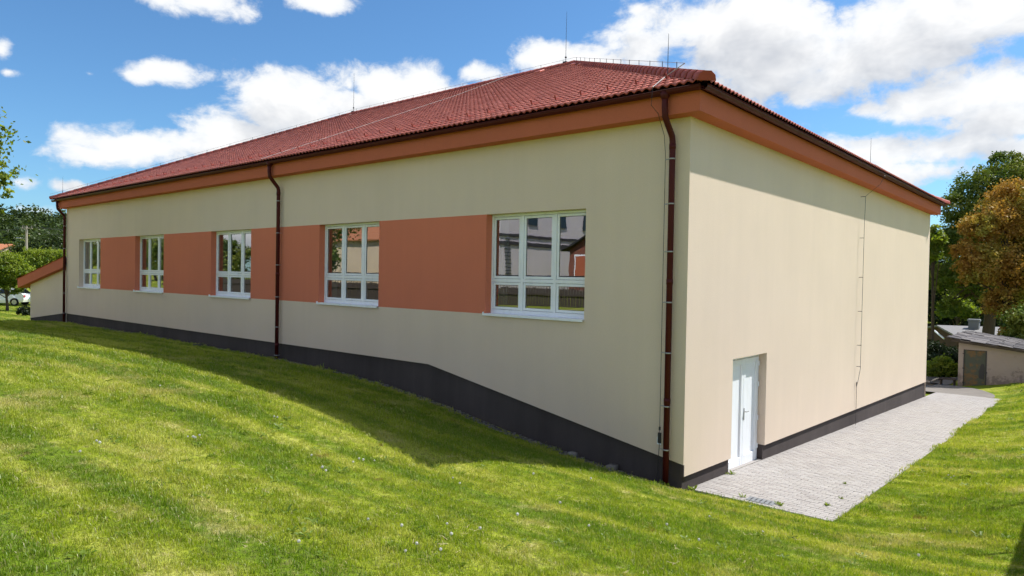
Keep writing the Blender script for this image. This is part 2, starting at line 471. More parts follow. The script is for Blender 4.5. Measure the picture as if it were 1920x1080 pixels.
# ------------------------------------------------------------------ terrain
PAVE_W, PAVE_Y0, PAVE_Y1 = 2.28, 0.30, 22.9
def pave_z(y): return -0.25 - 0.042*y
CP = [(-30,0,.90),(-25,0,.92),(-21,0,.92),(-15.8,0,.86),(-12.7,0,.84),(-9.4,0,.75),(-7.8,0,.65),(-6.4,0,.52),(-5,0,.32),(-3.8,0,.14),(-2,0,-.07),(-1,0,-.18),(-.2,0,-.26),
 (-23.5,-4,1.1),(-18.3,-3.9,1.25),(-11.9,-3.9,1.27),(-9.6,-3.9,1.23),(-7.3,-4,1.18),(-5.8,-4,1.11),(-4.4,-4.1,1.03),(-2.9,-4.2,.88),(-2.1,-4.2,.77),(-1.6,-4.3,.71),
 (-1.8,-3.3,.56),(-1.5,-2.7,.48),(-1.3,-2.36,.41),(-.87,-1.57,.25),(-.55,-1,.09),(-.25,-.46,-.08),
 (1.2,.1,-.25),(2.28,.1,-.24),(1.2,-1.2,.06),(2.3,-1.2,.05),(3.3,-1.2,.08),(1.2,-3,.42),(3,-4,.60),(0,-7,1.14),(3,-7,1.10),(6,-7,1.14),
 (5.3,-10.6,1.62),(0,-10,1.55),(-6,-9,1.58),(-14,-9,1.6),(-24,-9,1.45),(9,-10,1.65),(9,-4,.95),
 (-5,9,-.8),(-15,9,-.8),(-25,9,-.6),(-.3,3,-.40),(-.3,8,-.62),(-.3,14,-.86),(-.3,20,-1.12),
 (0,26,-1.34),(0,28,-1.45),(-2,31,-1.62),(-8,24,-1.3),(2.3,24,-1.25),
 (3.5,5,-.36),(3.5,10,-.52),(3.6,16,-.68),(3.3,22,-.92),(2.9,25,-.80),(5,5,.0),(5,12,.05),(5,20,-.05),(10,0,.7),(10,10,.8),(12,25,.7),(4.2,1,-.1),
 (-36,0,.52),(-36,-5,.9),(-41,-2,.6),(-45,2,.3),(-53,3,.32),(-60,5,.10),(-66,7,.02),(-66,-20,.7),(-40,-15,1.3),(-90,13,1.0),(-130,20,3.4),(-90,-20,1.2),
 (-2,45,-2.4),(10,45,-1.2),(-6,60,-3),(22,60,-1),(-20,40,-1.8),(-20,80,-3),(-40,30,-.8),(-60,40,-.5),
 (-30,-28,2),(0,-28,2),(-60,-28,2),(10,-20,1.9),(-30,-18,1.75),(30,-20,2),(30,10,1.5),(40,50,0),
 (0,250,-2),(250,0,1),(0,-250,3),(-250,-150,4),(-250,150,3),(250,250,0),(250,-250,2)]
for yy in (1.5, 4, 7, 11, 15, 19, 22.5): CP.append((PAVE_W+0.02, yy, pave_z(yy)+0.0))
CP = np.array(CP, float)
def _rbf():
    n = len(CP)
    d = np.sqrt(((CP[:, None, :2]-CP[None, :, :2])**2).sum(-1) + 0.04)
    A = np.zeros((n+1, n+1)); A[:n, :n] = d - np.eye(n)*0.02; A[n, :n] = 1; A[:n, n] = 1
    return np.linalg.solve(A, np.r_[CP[:, 2], 0])
_W = _rbf()
def ground_z(x, y):
    x = np.atleast_1d(np.asarray(x, float)); y = np.atleast_1d(np.asarray(y, float))
    out = np.empty(len(x))
    for i in range(0, len(x), 20000):
        xs, ys = x[i:i+20000], y[i:i+20000]
        d = np.sqrt((xs[:, None]-CP[None, :, 0])**2 + (ys[:, None]-CP[None, :, 1])**2 + 0.04)
        out[i:i+20000] = d @ _W[:-1] + _W[-1]
    far = np.hypot(x+10, y)
    k = np.clip((far-160)/120, 0, 1)
    out = out*(1-k) + 1.0*k
    out += 18.0*np.exp(-((x+345)/75)**2 - ((y-75)/170)**2)          # wooded ridge to the west
    return out
def gz(x, y): return float(ground_z([x], [y])[0])

xs = np.unique(np.round(np.r_[np.linspace(-900, -120, 40), np.linspace(-120, -38, 42), np.arange(-38, 12, 0.4), np.linspace(12, 60, 25), np.linspace(60, 900, 18), -0.03, 2.26, 2.295], 3))
ys = np.unique(np.round(np.r_[np.linspace(-900, -60, 18), np.linspace(-60, -14, 24), np.arange(-14, 2, 0.4), np.arange(2, 34, 0.7), np.linspace(34, 130, 40), np.linspace(130, 900, 22), 0.28, 0.31, 22.88, 22.92], 3))
GX, GY = np.meshgrid(xs, ys)
GZ = ground_z(GX.ravel(), GY.ravel())
fx, fy = GX.ravel(), GY.ravel()
inside = (fx > -0.5) & (fx < 2.28) & (fy > 0.295) & (fy < 22.9)
GZ[inside] = pave_z(fy[inside]) - 0.16
under = (fx > -29.9) & (fx < -0.5) & (fy > 0.5) & (fy < 19.9)
GZ[under] = np.minimum(GZ[under], -0.3)
nx, ny = len(xs), len(ys)
I = (np.arange(ny-1)[:, None]*nx + np.arange(nx-1)[None, :]).ravel()
ground = link('ground', np_mesh('ground', np.c_[fx, fy, GZ], np.c_[I, I+1, I+1+nx, I+nx], M_ground, smooth=True), kind='structure')

# paved yard beyond the strip, leading to the shed
def f_asph(t, b):
    P = pos(t)
    n = t.noise(P, 1.3, 5, 0.6)
    t.l.new(t.mix(n, (0.14, 0.125, 0.11, 1), (0.26, 0.235, 0.21, 1)), b.inputs['Base Color'])
    bump(t, b, t.noise(P, 60, 3), 0.5, 0.01)
M_path = mat('gritty_path', (0.2, 0.18, 0.16), 0.95, 0.1, f_asph)
px_, py_ = np.meshgrid(np.linspace(-14, 1.9, 20), np.linspace(23.0, 31.5, 14))
shift = np.where(py_ > 24.2, -np.clip((py_-24.2)*0.75, 0, 2.2)*(px_ > 0), 0)
pxx = px_ + shift
pz = ground_z(pxx.ravel(), py_.ravel()) + 0.03
k = np.clip((py_.ravel()-23.0)/2.0, 0, 1)
pz = pz*k + (np.clip(pave_z(py_.ravel()), -9, 9)-0.015)*(1-k)*(1) 
I = (np.arange(13)[:, None]*20 + np.arange(19)[None, :]).ravel()
path = link('path', np_mesh('path', np.c_[pxx.ravel(), py_.ravel(), pz], np.c_[I, I+1, I+21, I+20], M_path, smooth=True), kind='structure')

# ------------------------------------------------------------------ pavement of concrete pavers
bed = MB()
N = 24
for i in range(N):
    y0 = PAVE_Y0 + (PAVE_Y1-PAVE_Y0)*i/N; y1 = PAVE_Y0 + (PAVE_Y1-PAVE_Y0)*(i+1)/N
    bed.face([(-0.08, y0, pave_z(y0)-0.022), (PAVE_W, y0, pave_z(y0)-0.022), (PAVE_W, y1, pave_z(y1)-0.022), (-0.08, y1, pave_z(y1)-0.022)])
pavement = bed.build('pavement', M_joint, kind='structure')
def paver_mesh(wx, wy):
    m = MB(); h = 0.06; c = 0.006
    m.v = [(-wx/2,-wy/2,-h),(wx/2,-wy/2,-h),(wx/2,wy/2,-h),(-wx/2,wy/2,-h),(-wx/2,-wy/2,-c),(wx/2,-wy/2,-c),(wx/2,wy/2,-c),(-wx/2,wy/2,-c),
           (-wx/2+c,-wy/2+c,0),(wx/2-c,-wy/2+c,0),(wx/2-c,wy/2-c,0),(-wx/2+c,wy/2-c,0)]
    m.f = [(0,1,5,4),(1,2,6,5),(2,3,7,6),(3,0,4,7),(4,5,9,8),(5,6,10,9),(6,7,11,10),(7,4,8,11),(8,9,10,11)]
    m.mi = [0]*9
    return m
PX, PY = 0.2073, 0.1035
pavers = []
row = 0
y = PAVE_Y0 + PY/2
while y < PAVE_Y1:
    off = 0 if row % 2 == 0 else PX/2
    x = -0.06 + (PX/2 if off == 0 else 0)
    x = -0.06 + off + PX/2
    if off: pavers.append((-0.06+PX/4, y, PX/2))
    while x + PX/2 <= PAVE_W + 0.01:
        pavers.append((x, y, PX)); x += PX
    left = PAVE_W - (x - PX/2)
    if left > 0.05: pavers.append((x - PX/2 + left/2, y, left))
    y += PY; row += 1
pavers.sort(key=lambda q: (q[0]-CAM[0])**2 + (q[1]-CAM[1])**2)
full = paver_mesh(PX-0.006, PY-0.006).mesh('paver', M_paver)
half_cache = {}
slope = math.atan(-0.042)
rest_v, rest_f, rest_t = [], [], []
for i, (x, y, wx) in enumerate(pavers):
    dz = random.gauss(0, 0.0012); tx = random.gauss(0, 0.004); ty = random.gauss(0, 0.006)
    if i < 300:
        if wx > 0.2: me = full
        else:
            key = round(wx, 3)
            if key not in half_cache: half_cache[key] = paver_mesh(wx-0.006, PY-0.006).mesh('paver', M_paver)
            me = half_cache[key]
        o = link('paver', me, pavement)
        o.location = (x, y, pave_z(y)+dz); o.rotation_euler = (slope+tx, ty, random.gauss(0, 0.006))
    else:
        m = paver_mesh(wx-0.006, PY-0.006)
        b0 = len(rest_v)
        for (vx, vy, vz) in m.v: rest_v.append((x+vx, y+vy, pave_z(y+vy)+vz+dz+tx*vy-ty*vx))
        rest_f += [tuple(b0+k for k in f) for f in m.f]; rest_t += [random.uniform(0.01, 1)]*len(m.v)
link('paver_field', np_mesh('paver_field', np.array(rest_v), np.array(rest_f), M_paver, attr=np.array(rest_t)), pavement, kind='stuff')

# ------------------------------------------------------------------ the hall
L, W, H = 30.34, 20.36, 6.0
WIN_X0, WIN_S, WIN_W, WIN_T, WIN_B = 2.063, 6.0365, 2.508, 4.585, 2.512
REV = 0.17                                # depth of the window reveals
hall = thing('hall_building', 'long cream plastered hall with terracotta window band and red tiled hip roof', 'building', (-15.2, 10.2, 0))
def plinth_top(x): return 1.29 if x <= -6.29 else 1.29 + (x+6.29)*(0.2-1.29)/6.29
wins = [(-(WIN_X0+i*WIN_S)-WIN_W, -(WIN_X0+i*WIN_S)) for i in range(5)]       # (left, right)

wall = MB()
brk = sorted({-L, -6.29, 0.0} | {q for w_ in wins for q in w_})
for a, b in zip(brk[:-1], brk[1:]):
    wall.face([(a,0,plinth_top(a)),(b,0,plinth_top(b)),(b,0,WIN_B),(a,0,WIN_B)])
    wall.face([(a,0,WIN_T),(b,0,WIN_T),(b,0,H),(a,0,H)])
    wall.face([(a,0,plinth_top(a)),(a,0.06,plinth_top(a)),(b,0.06,plinth_top(b)),(b,0,plinth_top(b))])
wall.face([(wins[0][1],0,WIN_B),(0,0,WIN_B),(0,0,WIN_T),(wins[0][1],0,WIN_T)])
wall.face([(-L,0,WIN_B),(wins[4][0],0,WIN_B),(wins[4][0],0,WIN_T),(-L,0,WIN_T)])
for (a, b) in wins:                       # heads, and the cream outer reveals of the end windows
    wall.face([(a,0,WIN_T),(a,REV+.1,WIN_T),(b,REV+.1,WIN_T),(b,0,WIN_T)])
    wall.face([(a,0,WIN_B),(b,0,WIN_B),(b,REV+.1,WIN_B),(a,REV+.1,WIN_B)])
wall.face([(wins[0][1],0,WIN_B),(wins[0][1],0,WIN_T),(wins[0][1],REV+.1,WIN_T),(wins[0][1],REV+.1,WIN_B)])
wall.face([(wins[4][0],0,WIN_B),(wins[4][0],REV+.1,WIN_B),(wins[4][0],REV+.1,WIN_T),(wins[4][0],0,WIN_T)])
wall.build('front_wall', M_cream, hall)
for i in range(4):                        # painted terracotta fields between the windows
    a, b = wins[i+1][1], wins[i][0]
    m = MB()
    m.face([(a,0,WIN_B),(b,0,WIN_B),(b,0,WIN_T),(a,0,WIN_T)])
    m.face([(b,0,WIN_B),(b,REV+.1,WIN_B),(b,REV+.1,WIN_T),(b,0,WIN_T)])
    m.face([(a,0,WIN_B),(a,0,WIN_T),(a,REV+.1,WIN_T),(a,REV+.1,WIN_B)])
    m.build('wall_band', M_terra, hall)

# side wall towards the pavement, with the door opening
SB = -0.5135
def side_b(y): return SB*y/W
DY0, DY1, DT, DB = 1.93, 3.63, 1.82, -0.41
sw = MB()
ysd = [0, DY0, DY1, 8, 14, W]
for a, b in zip(ysd[:-1], ysd[1:]):
    if a == DY0:
        sw.face([(0,a,DT),(0,b,DT),(0,b,H),(0,a,H)])
    else:
        sw.face([(0,a,side_b(a)),(0,b,side_b(b)),(0,b,H),(0,a,H)])
        sw.face([(0,a,side_b(a)),(-.06,a,side_b(a)),(-.06,b,side_b(b)),(0,b,side_b(b))])
DR = -0.16
sw.face([(0,DY1,side_b(DY1)),(DR-.1,DY1,side_b(DY1)),(DR-.1,DY1,DT),(0,DY1,DT)])
sw.face([(0,DY0,side_b(DY0)),(0,DY0,DT),(DR-.1,DY0,DT),(DR-.1,DY0,side_b(DY0))])
sw.face([(0,DY0,DT),(0,DY1,DT),(DR-.1,DY1,DT),(DR-.1,DY0,DT)])
sw.build('side_wall', M_cream, hall)
bw = MB()
bw.face([(0,W,-1.3),(-L,W,-1.3),(-L,W,H),(0,W,H)])
bw.face([(-L,W,-1.3),(-L,0,0),(-L,0,H),(-L,W,H)])
bw.build('rear_wall', M_cream, hall)
pl = MB()
for a, b in ((-L,-6.29),(-6.29,0.0)):
    b2 = b if b < 0 else -0.045
    pl.face([(a,.045,-.9),(b2,.045,-.9),(b2,.045,plinth_top(b)+.01),(a,.045,plinth_top(a)+.01)])
for a, b in ((0.045,DY0),(DY1,W)):
    pl.face([(-.045,a,-1.6),(-.045,b,-1.6),(-.045,b,side_b(b)+.01),(-.045,a,side_b(a)+.01)])
pl.face([(-.045,.045,-.1),(-.045,.045,.25),(-.001,.045,.25),(-.001,.045,-.1)])
pl.face([(-.045,DY1,-.6),(DR-.1,DY1,-.6),(DR-.1,DY1,side_b(DY1)-.001),(-.045,DY1,side_b(DY1)-.001)])
pl.face([(-.045,DY0,-.6),(-.045,DY0,side_b(DY0)-.001),(DR-.1,DY0,side_b(DY0)-.001),(DR-.1,DY0,-.6)])
pl.build('plinth', M_plinth, hall)
# the little step where the long side's plinth stands higher than the short side's
mb = MB(); mb.face([(0.002,-.002,0.0),(0.002,0.03,-0.002),(0.002,0.03,.2),(0.002,-.002,.2)])
mb.face([(-.06,-.002,-.02),(.002,-.002,0.0),(.002,-.002,.2),(-.06,-.002,.212)])
mb.build('plinth_return', M_plinth, hall)
inn = MB()
inn.box((-L+.3,.35,.95),(-.35,W-.3,1.0))
inn.build('interior_floor', M_floor, hall)
inn = MB()
inn.face([(-L+.01,.3,5.93),(-.3,.3,5.93),(-.3,W-.1,5.93),(-L+.01,W-.1,5.93)])
inn.face([(-L+.2,W-.2,1),(-.3,W-.2,1),(-.3,W-.2,5.93),(-L+.2,W-.2,5.93)])
inn.face([(-L+.2,.3,1),(-L+.2,W-.2,1),(-L+.2,W-.2,5.93),(-L+.2,.3,5.93)])
inn.face([(-.3,.3,1),(-.3,W-.2,1),(-.3,W-.2,5.93),(-.3,.3,5.93)])
for a, b in zip(brk[:-1], brk[1:]):
    zz = [(1.0,WIN_B),(WIN_T,5.93)] if (a, b) in wins else [(1.0,5.93)]
    for z0, z1 in zz: inn.face([(a,.28,z0),(b,.28,z0),(b,.28,z1),(a,.28,z1)])
inn.build('interior_wall', M_interior, hall)

# windows: three lights over three small ones
wf = WIN_W
for i, (a, b) in enumerate(wins):
    fr = MB()
    z0, z1 = WIN_B+0.013, WIN_T-0.002
    y0, y1 = REV, REV+0.075
    tz = z0 + (z1-z0)*0.335
    cx = [a+0.002, a+0.002+(wf-.004)/3, a+0.002+2*(wf-.004)/3, b-0.002]
    F = 0.048
    fr.bbox((cx[0],y0,z0),(cx[0]+F,y1,z1),.004); fr.bbox((cx[3]-F,y0,z0),(cx[3],y1,z1),.004)
    fr.bbox((cx[0]+F,y0+.001,z1-F),(cx[3]-F,y1,z1),.004); fr.bbox((cx[0]+F,y0+.001,z0),(cx[3]-F,y1,z0+F+.035),.004)
    for k in (1, 2): fr.bbox((cx[k]-F*.72,y0+.002,z0+F+.035),(cx[k]+F*.72,y1,z1-F),.004)
    xe = [cx[0]+F, cx[1]-F*.72, cx[1]+F*.72, cx[2]-F*.72, cx[2]+F*.72, cx[3]-F]
    for k in range(3): fr.bbox((xe[2*k],y0+.003,tz-F*.72),(xe[2*k+1],y1,tz+F*.72),.004)
    wn = fr.build('window', M_pvc, hall)
    si = MB()
    si.box((a-.035,-.05,WIN_B-.004),(b+.0,REV+.02,WIN_B+.012)); si.box((a-.035,-.052,WIN_B-.035),(b,-.044,WIN_B+.010))
    si.box((a-.037,-.05,WIN_B-.004),(a-.030,0.0,WIN_B+.04))
    si.build('sill', M_pvc, wn)
    sh = MB(); se = MB(); S = 0.052
    for k in range(3):
        for (c0, c1) in ((z0+F+.035, tz-F*.72), (tz+F*.72, z1-F)):
            X0, X1, Z0, Z1 = xe[2*k]+.006, xe[2*k+1]-.006, c0+.006, c1-.006
            sm = MB()
            ys0, ys1 = y0+.012, y1+.01
            sm.bbox((X0,ys0,Z0),(X0+S,ys1,Z1),.005); sm.bbox((X1-S,ys0,Z0),(X1,ys1,Z1),.005)
            sm.bbox((X0+S,ys0+.001,Z0),(X1-S,ys1,Z0+S),.005); sm.bbox((X0+S,ys0+.001,Z1-S),(X1-S,ys1,Z1),.005)
            sm.build('sash', M_pvc, wn)
            g_ = MB(); yg = ys0+.022
            g_.face([(X0+S,yg,Z0+S),(X1-S,yg,Z0+S),(X1-S,yg,Z1-S),(X0+S,yg,Z1-S)])
            g_.build('pane', M_glass, wn)
            sl_ = MB(); q = .007
            for bx in (((X0+S,yg-.004,Z0+S),(X0+S+q,yg-.001,Z1-S)),((X1-S-q,yg-.004,Z0+S),(X1-S,yg-.001,Z1-S)),
                       ((X0+S+q,yg-.004,Z0+S),(X1-S-q,yg-.001,Z0+S+q)),((X0+S+q,yg-.004,Z1-S-q),(X1-S-q,yg-.001,Z1-S))): sl_.box(*bx)
            sl_.build('glazing_seal', M_seal, wn)
    bl = MB()                              # drawn-back curtain behind the left light
    for k in range(7):
        xq = a+.06+k*.035
        bl.face([(xq,.34+.03*(k%2),WIN_B-.1),(xq+.035,.34+.03*((k+1)%2),WIN_B-.1),(xq+.035,.34+.03*((k+1)%2),WIN_T-.05),(xq,.34+.03*(k%2),WIN_T-.05)])
    bl.build('curtain', M_blind, wn)

# double door
df = MB()
x0, x1 = DR-.07, DR
df.bbox((x0,DY0+.003,DB),(x1,DY0+.065,DT-.003),.004); df.bbox((x0,DY1-.065,DB),(x1,DY1-.003,DT-.003),.004)
df.bbox((x0,DY0+.065,DT-.07),(x1-.001,DY1-.065,DT-.003),.004)
door = df.build('door', M_pvc, hall)
mid = DY0 + (DY1-DY0)*0.52
for (a, b) in ((DY0+.068, mid-.002), (mid+.002, DY1-.068)):
    lf = MB(); q = .105; zb, zt = DB+.012, DT-.073
    X0, X1 = DR-.055, DR+.014
    lf.bbox((X0,a,zb),(X1,a+q,zt),.006); lf.bbox((X0,b-q,zb),(X1,b,zt),.006)
    lf.bbox((X0,a+q,zt-q),(X1-.001,b-q,zt),.006); lf.bbox((X0,a+q,zb),(X1-.001,b-q,zb+.20),.006)
    lo = lf.build('door_leaf', M_pvc, door)
    MB().box((X0+.01,a+q,zb+.20),(X1-.03,b-q,zt-q)).build('door_panel', M_pvc, door)
    MB().box((X1-.031,a+q,zb+.20),(X1-.028,a+q+.006,zt-q)).build('panel_bead', M_seal, door)
stp = MB(); stp.face([(DR-.1,DY0,pave_z(DY0)+.004),(-.055,DY0,pave_z(DY0)+.004),(-.055,DY1,pave_z(DY1)+.004),(DR-.1,DY1,pave_z(DY1)+.004)]); stp.build('threshold', M_paver, door)
hn = MB()
hn.bbox((DR+.014,mid+.03,.52),(DR+.024,mid+.06,.76),.003); hn.tube([(DR+.02,mid+.045,.69),(DR+.06,mid+.045,.69),(DR+.065,mid+.16,.685)],.010,8)
hn.build('handle', M_steel, door)
for z in (1.55,1.12,.42,-.16):
    MB().bbox((DR+.004,DY1-.075,z),(DR+.034,DY1-.045,z+.10),.006).build('hinge', M_pvc, door)

# soffit and fascia
OV = 0.30
so = MB()
so.face([(-L-OV,-OV,H),(OV,-OV,H),(OV,0.02,H),(-L-OV,0.02,H)]); so.face([(-.02,.02,H),(OV,.02,H),(OV,W+OV,H),(-.02,W+OV,H)])
so.face([(-L-OV,.02,H),(-L+.02,.02,H),(-L+.02,W+OV,H),(-L-OV,W+OV,H)]); so.face([(-L,W-.02,H),(0,W-.02,H),(0,W+OV,H),(-L,W+OV,H)])
so.build('soffit', M_fascia, hall)
FT = 6.33
fa = MB()
fa.face([(-L-OV,-OV,H),(OV,-OV,H),(OV,-OV,FT),(-L-OV,-OV,FT)]); fa.face([(OV,-OV,H),(OV,W+OV,H),(OV,W+OV,FT),(OV,-OV,FT)])
fa.face([(OV,W+OV,H),(-L-OV,W+OV,H),(-L-OV,W+OV,FT),(OV,W+OV,FT)]); fa.face([(-L-OV,W+OV,H),(-L-OV,-OV,H),(-L-OV,-OV,FT),(-L-OV,W+OV,FT)])
fa.build('fascia', M_fascia, hall)

# roof: deck, tiles, hip and ridge caps
EV, EZ = 0.455, 6.405                      # eaves line of the deck
A1 = np.array([-9.75, 10.18, 11.12]); A2 = np.array([-23.35, 10.18, 11.12])
C1 = np.array([EV, -EV, EZ]); C2 = np.array([EV, W+EV, EZ]); C3 = np.array([-L-EV, W+EV, EZ]); C4 = np.array([-L-EV, -EV, EZ])
dk = MB()
dk.face([C4, C1, A1, A2]); dk.face([C1, C2, A1]); dk.face([C2, C3, A2, A1]); dk.face([C3, C4, A2])
dk.face([C1+[-.1,.1,-.02], C2+[-.1,-.1,-.02], C3+[.1,-.1,-.02], C4+[.1,.1,-.02]])
roof = dk.build('roof', M_deck, hall)

TW, TH, WAVE, TT = 0.300, 0.335, 0.042, 0.025
NU = 10
us = np.linspace(0, TW, NU+1)
prof = WAVE*(0.5-0.5*np.cos(us/TW*4*np.pi))**0.85 + 0.004
def slope_frame(P0, P1, Pt):
    """local frame of a roof slope: origin P0, u along eaves, v up the slope, n out"""
    u = (P1-P0)/np.linalg.norm(P1-P0)
    d = Pt-P0; v = d - u*(d@u); v /= np.linalg.norm(v)
    return u, v, np.cross(u, v)
def tile_local():
    """a double-wave tile: lower edge thick and raised, upper edge slid under the next course"""
    V = []
    for q, h in zip(us, prof): V.append((q-TW/2, -0.03, h+TT))
    for q, h in zip(us, prof): V.append((q-TW/2, TH, h+0.004))
    for q, h in zip(us, prof): V.append((q-TW/2, -0.026, h+TT-0.023))
    F = []
    n = NU+1
    for k in range(NU):
        F.append((k, k+1, n+k+1, n+k)); F.append((2*n+k, 2*n+k+1, k+1, k))
    return np.array(V), np.array(F)
TV, TF = tile_local()
front = slope_frame(C4, C1, A1)
LEN = np.linalg.norm(C1-C4)
u_, v_, n_ = front
vA = (A1-C4)@v_
uA1, uA2 = (A1-C4)@u_, (A2-C4)@u_
tiles = []
rows = int(vA/TH)+1
for j in range(rows):
    v0 = j*TH
    i0 = -1 + 0.5*0
    i = 0
    while i*TW < LEN:
        uc = i*TW+TW/2
        lo_l = uA2*min(v0, vA)/vA; lo_r = LEN-(LEN-uA1)*min(v0, vA)/vA
        if uc > lo_l-TW*0.8 and uc < lo_r+TW*0.8 and v0 < vA-0.04: tiles.append((uc, v0))
        i += 1
def tile_world(fr, org, uc, v0, hipL, hipR, vmax, jit):
    u, v, n = fr
    T = TV.copy()
    T[:, 0] += uc; T[:, 1] += v0; T[:, 2] += jit
    T[:, 1] = np.minimum(T[:, 1], vmax)
    if hipL is not None: T[:, 0] = np.maximum(T[:, 0], hipL*T[:, 1])
    if hipR is not None: T[:, 0] = np.minimum(T[:, 0], hipR[0]-hipR[1]*T[:, 1])
    return org + T[:, :1]*u + T[:, 1:2]*v + T[:, 2:3]*n
hL, hR = uA2/vA, (LEN, (LEN-uA1)/vA)
def tdist(q):
    P = C4 + q[0]*u_ + q[1]*v_
    return np.linalg.norm(P-CAM)
tiles.sort(key=tdist)
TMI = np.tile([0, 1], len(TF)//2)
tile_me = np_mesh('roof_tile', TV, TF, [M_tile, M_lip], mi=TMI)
rot = Matrix(((u_[0], v_[0], n_[0]), (u_[1], v_[1], n_[1]), (u_[2], v_[2], n_[2]))).to_euler()
rv, rf, rt = [], [], []
cnt = 0
def add_rest(Wv, tone):
    global cnt
    rv.append(Wv); rf.append(TF+cnt); rt.append(np.full(len(Wv), tone)); cnt += len(Wv)
made = 0
for (uc, v0) in tiles:
    jit = random.gauss(0, 0.0012)
    cut = (uc-TW/2 < hL*(v0+TH)) or (uc+TW/2 > hR[0]-hR[1]*(v0+TH)) or (v0+TH > vA)
    if made < 300:
        made += 1
        if cut:
            Wv = tile_world(front, C4, uc, v0, hL, hR, vA, jit)
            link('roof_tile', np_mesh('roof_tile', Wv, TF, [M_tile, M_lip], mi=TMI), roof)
        else:
            o = link('roof_tile', tile_me, roof)
            o.location = C4 + uc*u_ + v0*v_ + jit*n_; o.rotation_euler = rot
    else:
        add_rest(tile_world(front, C4, uc, v0, hL, hR, vA, jit), random.uniform(0.02, 1))
# pavement-side slope: only its lowest courses can be seen over the gutter
side = slope_frame(C1, C2, A1)
vS = (A1-C1)@side[1]; uS = (A1-C1)@side[0]; LS = np.linalg.norm(C2-C1)
for j in range(4):
    for i in range(int(LS/TW)+1):
        add_rest(tile_world(side, C1, i*TW+TW/2, j*TH, uS/vS, (LS, (LS-uS)/vS), vS, 0), random.uniform(0.02, 1))
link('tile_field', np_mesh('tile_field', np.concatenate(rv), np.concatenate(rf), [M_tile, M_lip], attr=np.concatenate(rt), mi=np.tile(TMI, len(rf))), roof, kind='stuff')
MB()
mb = MB(); s1 = side
for q in ((4*TH, vS),):
    pa = C1 + s1[0]*(uS/vS*q[0]) + s1[1]*q[0] + s1[2]*.02; pb = C1 + s1[0]*(LS-(LS-uS)/vS*q[0]) + s1[1]*q[0] + s1[2]*.02
    mb.face([pa, pb, A1+s1[2]*.02])
mb.build('upper_side_slope', M_tile, roof)

M_hip = mat('hip_cap_tile', (0.36, 0.075, 0.05), 0.5, 0.4, lambda t, b: t.l.new(tone_mix(t, (0.42, 0.085, 0.058), (0.30, 0.06, 0.042)), b.inputs['Base Color']))
def cap_run(P, Q, step=0.34, name='hip_tile', lift=0.055, endplate=True):
    """half-hexagonal cap tiles overlapping from P (low) up to Q"""
    P = np.array(P, float); Q = np.array(Q, float)
    d = Q-P; ln = np.linalg.norm(d); d /= ln
    s_ = np.cross(d, [0, 0, 1]); s_ /= np.linalg.norm(s_); up = np.cross(s_, d)
    pr = [(-.15,-.05),(-.13,.035),(-.06,.095),(.06,.095),(.13,.035),(.15,-.05)]
    n = int(ln/step)
    st = ln/n
    V = []
    for (yy, sc) in ((-0.035, 1.0), (st, 0.86)):
        for (a, b) in pr: V.append((yy, a*sc, b*sc+lift))
    for (a, b) in pr: V.append((-0.033, a*.93, (b-.016)+lift))
    V = np.array(V)
    F = []
    for k in range(5):
        F.append((k, k+1, 6+k+1, 6+k)); F.append((12+k, 12+k+1, k+1, k))
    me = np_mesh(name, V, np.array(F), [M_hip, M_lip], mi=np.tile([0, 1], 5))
    R_ = Matrix(((d[0], s_[0], up[0]), (d[1], s_[1], up[1]), (d[2], s_[2], up[2]))).to_euler()
    for k in range(n):
        o = link(name, me, roof); o.location = P + d*st*k; o.rotation_euler = R_
    if endplate:
        m = MB()
        pts = [P + d*(-0.036) + s_*a*.97 + up*(b+lift-.002) for (a, b) in pr]
        pts2 = [q + d*.03 for q in pts]
        m.face(pts)
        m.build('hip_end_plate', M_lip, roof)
    return P, d, s_, up, ln
hipA = cap_run(C1+[.02,-.02,0], A1, name='hip_tile')
hipB = cap_run(C4, A2, name='hip_tile')
hipC = cap_run(C2, A1, name='hip_tile')
rdg = cap_run(A1, A2, name='ridge_tile', endplate=False)

# snow guards: small hooks in two staggered courses, and three vent tiles below the apex
sg = MB(); sg.bbox((-.016,-.05,.03),(.016,-.035,.125),.004); sg.box((-.018,-.05,.022),(.018,.16,.032)); sg.box((-.007,-.035,.032),(.007,.05,.06))
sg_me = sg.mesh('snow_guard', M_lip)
for j, ofs in ((2, 0.0),):
    q = 0.45
    while q < LEN-1.0:
        if hL*j*TH < q < hR[0]-hR[1]*j*TH - .3:
            o = link('snow_guard', sg_me, roof)
            o.location = C4 + u_*(round(q/TW)*TW+TW*.75) + v_*(j*TH+.12) + n_*.03; o.rotation_euler = rot
        q += 0.6
vt = MB(); vt.bbox((-.14,-.02,.02),(.14,.30,.085),.02)
vt_me = vt.mesh('vent_tile', M_tile)
for (q, r_) in ((uA1+.6, vA-1.0), (uA1+1.6, vA-2.0), (uA1-1.2, vA-.7)):
    o = link('vent_tile', vt_me, roof); o.location = C4 + u_*q + v_*r_ + n_*.02; o.rotation_euler = rot

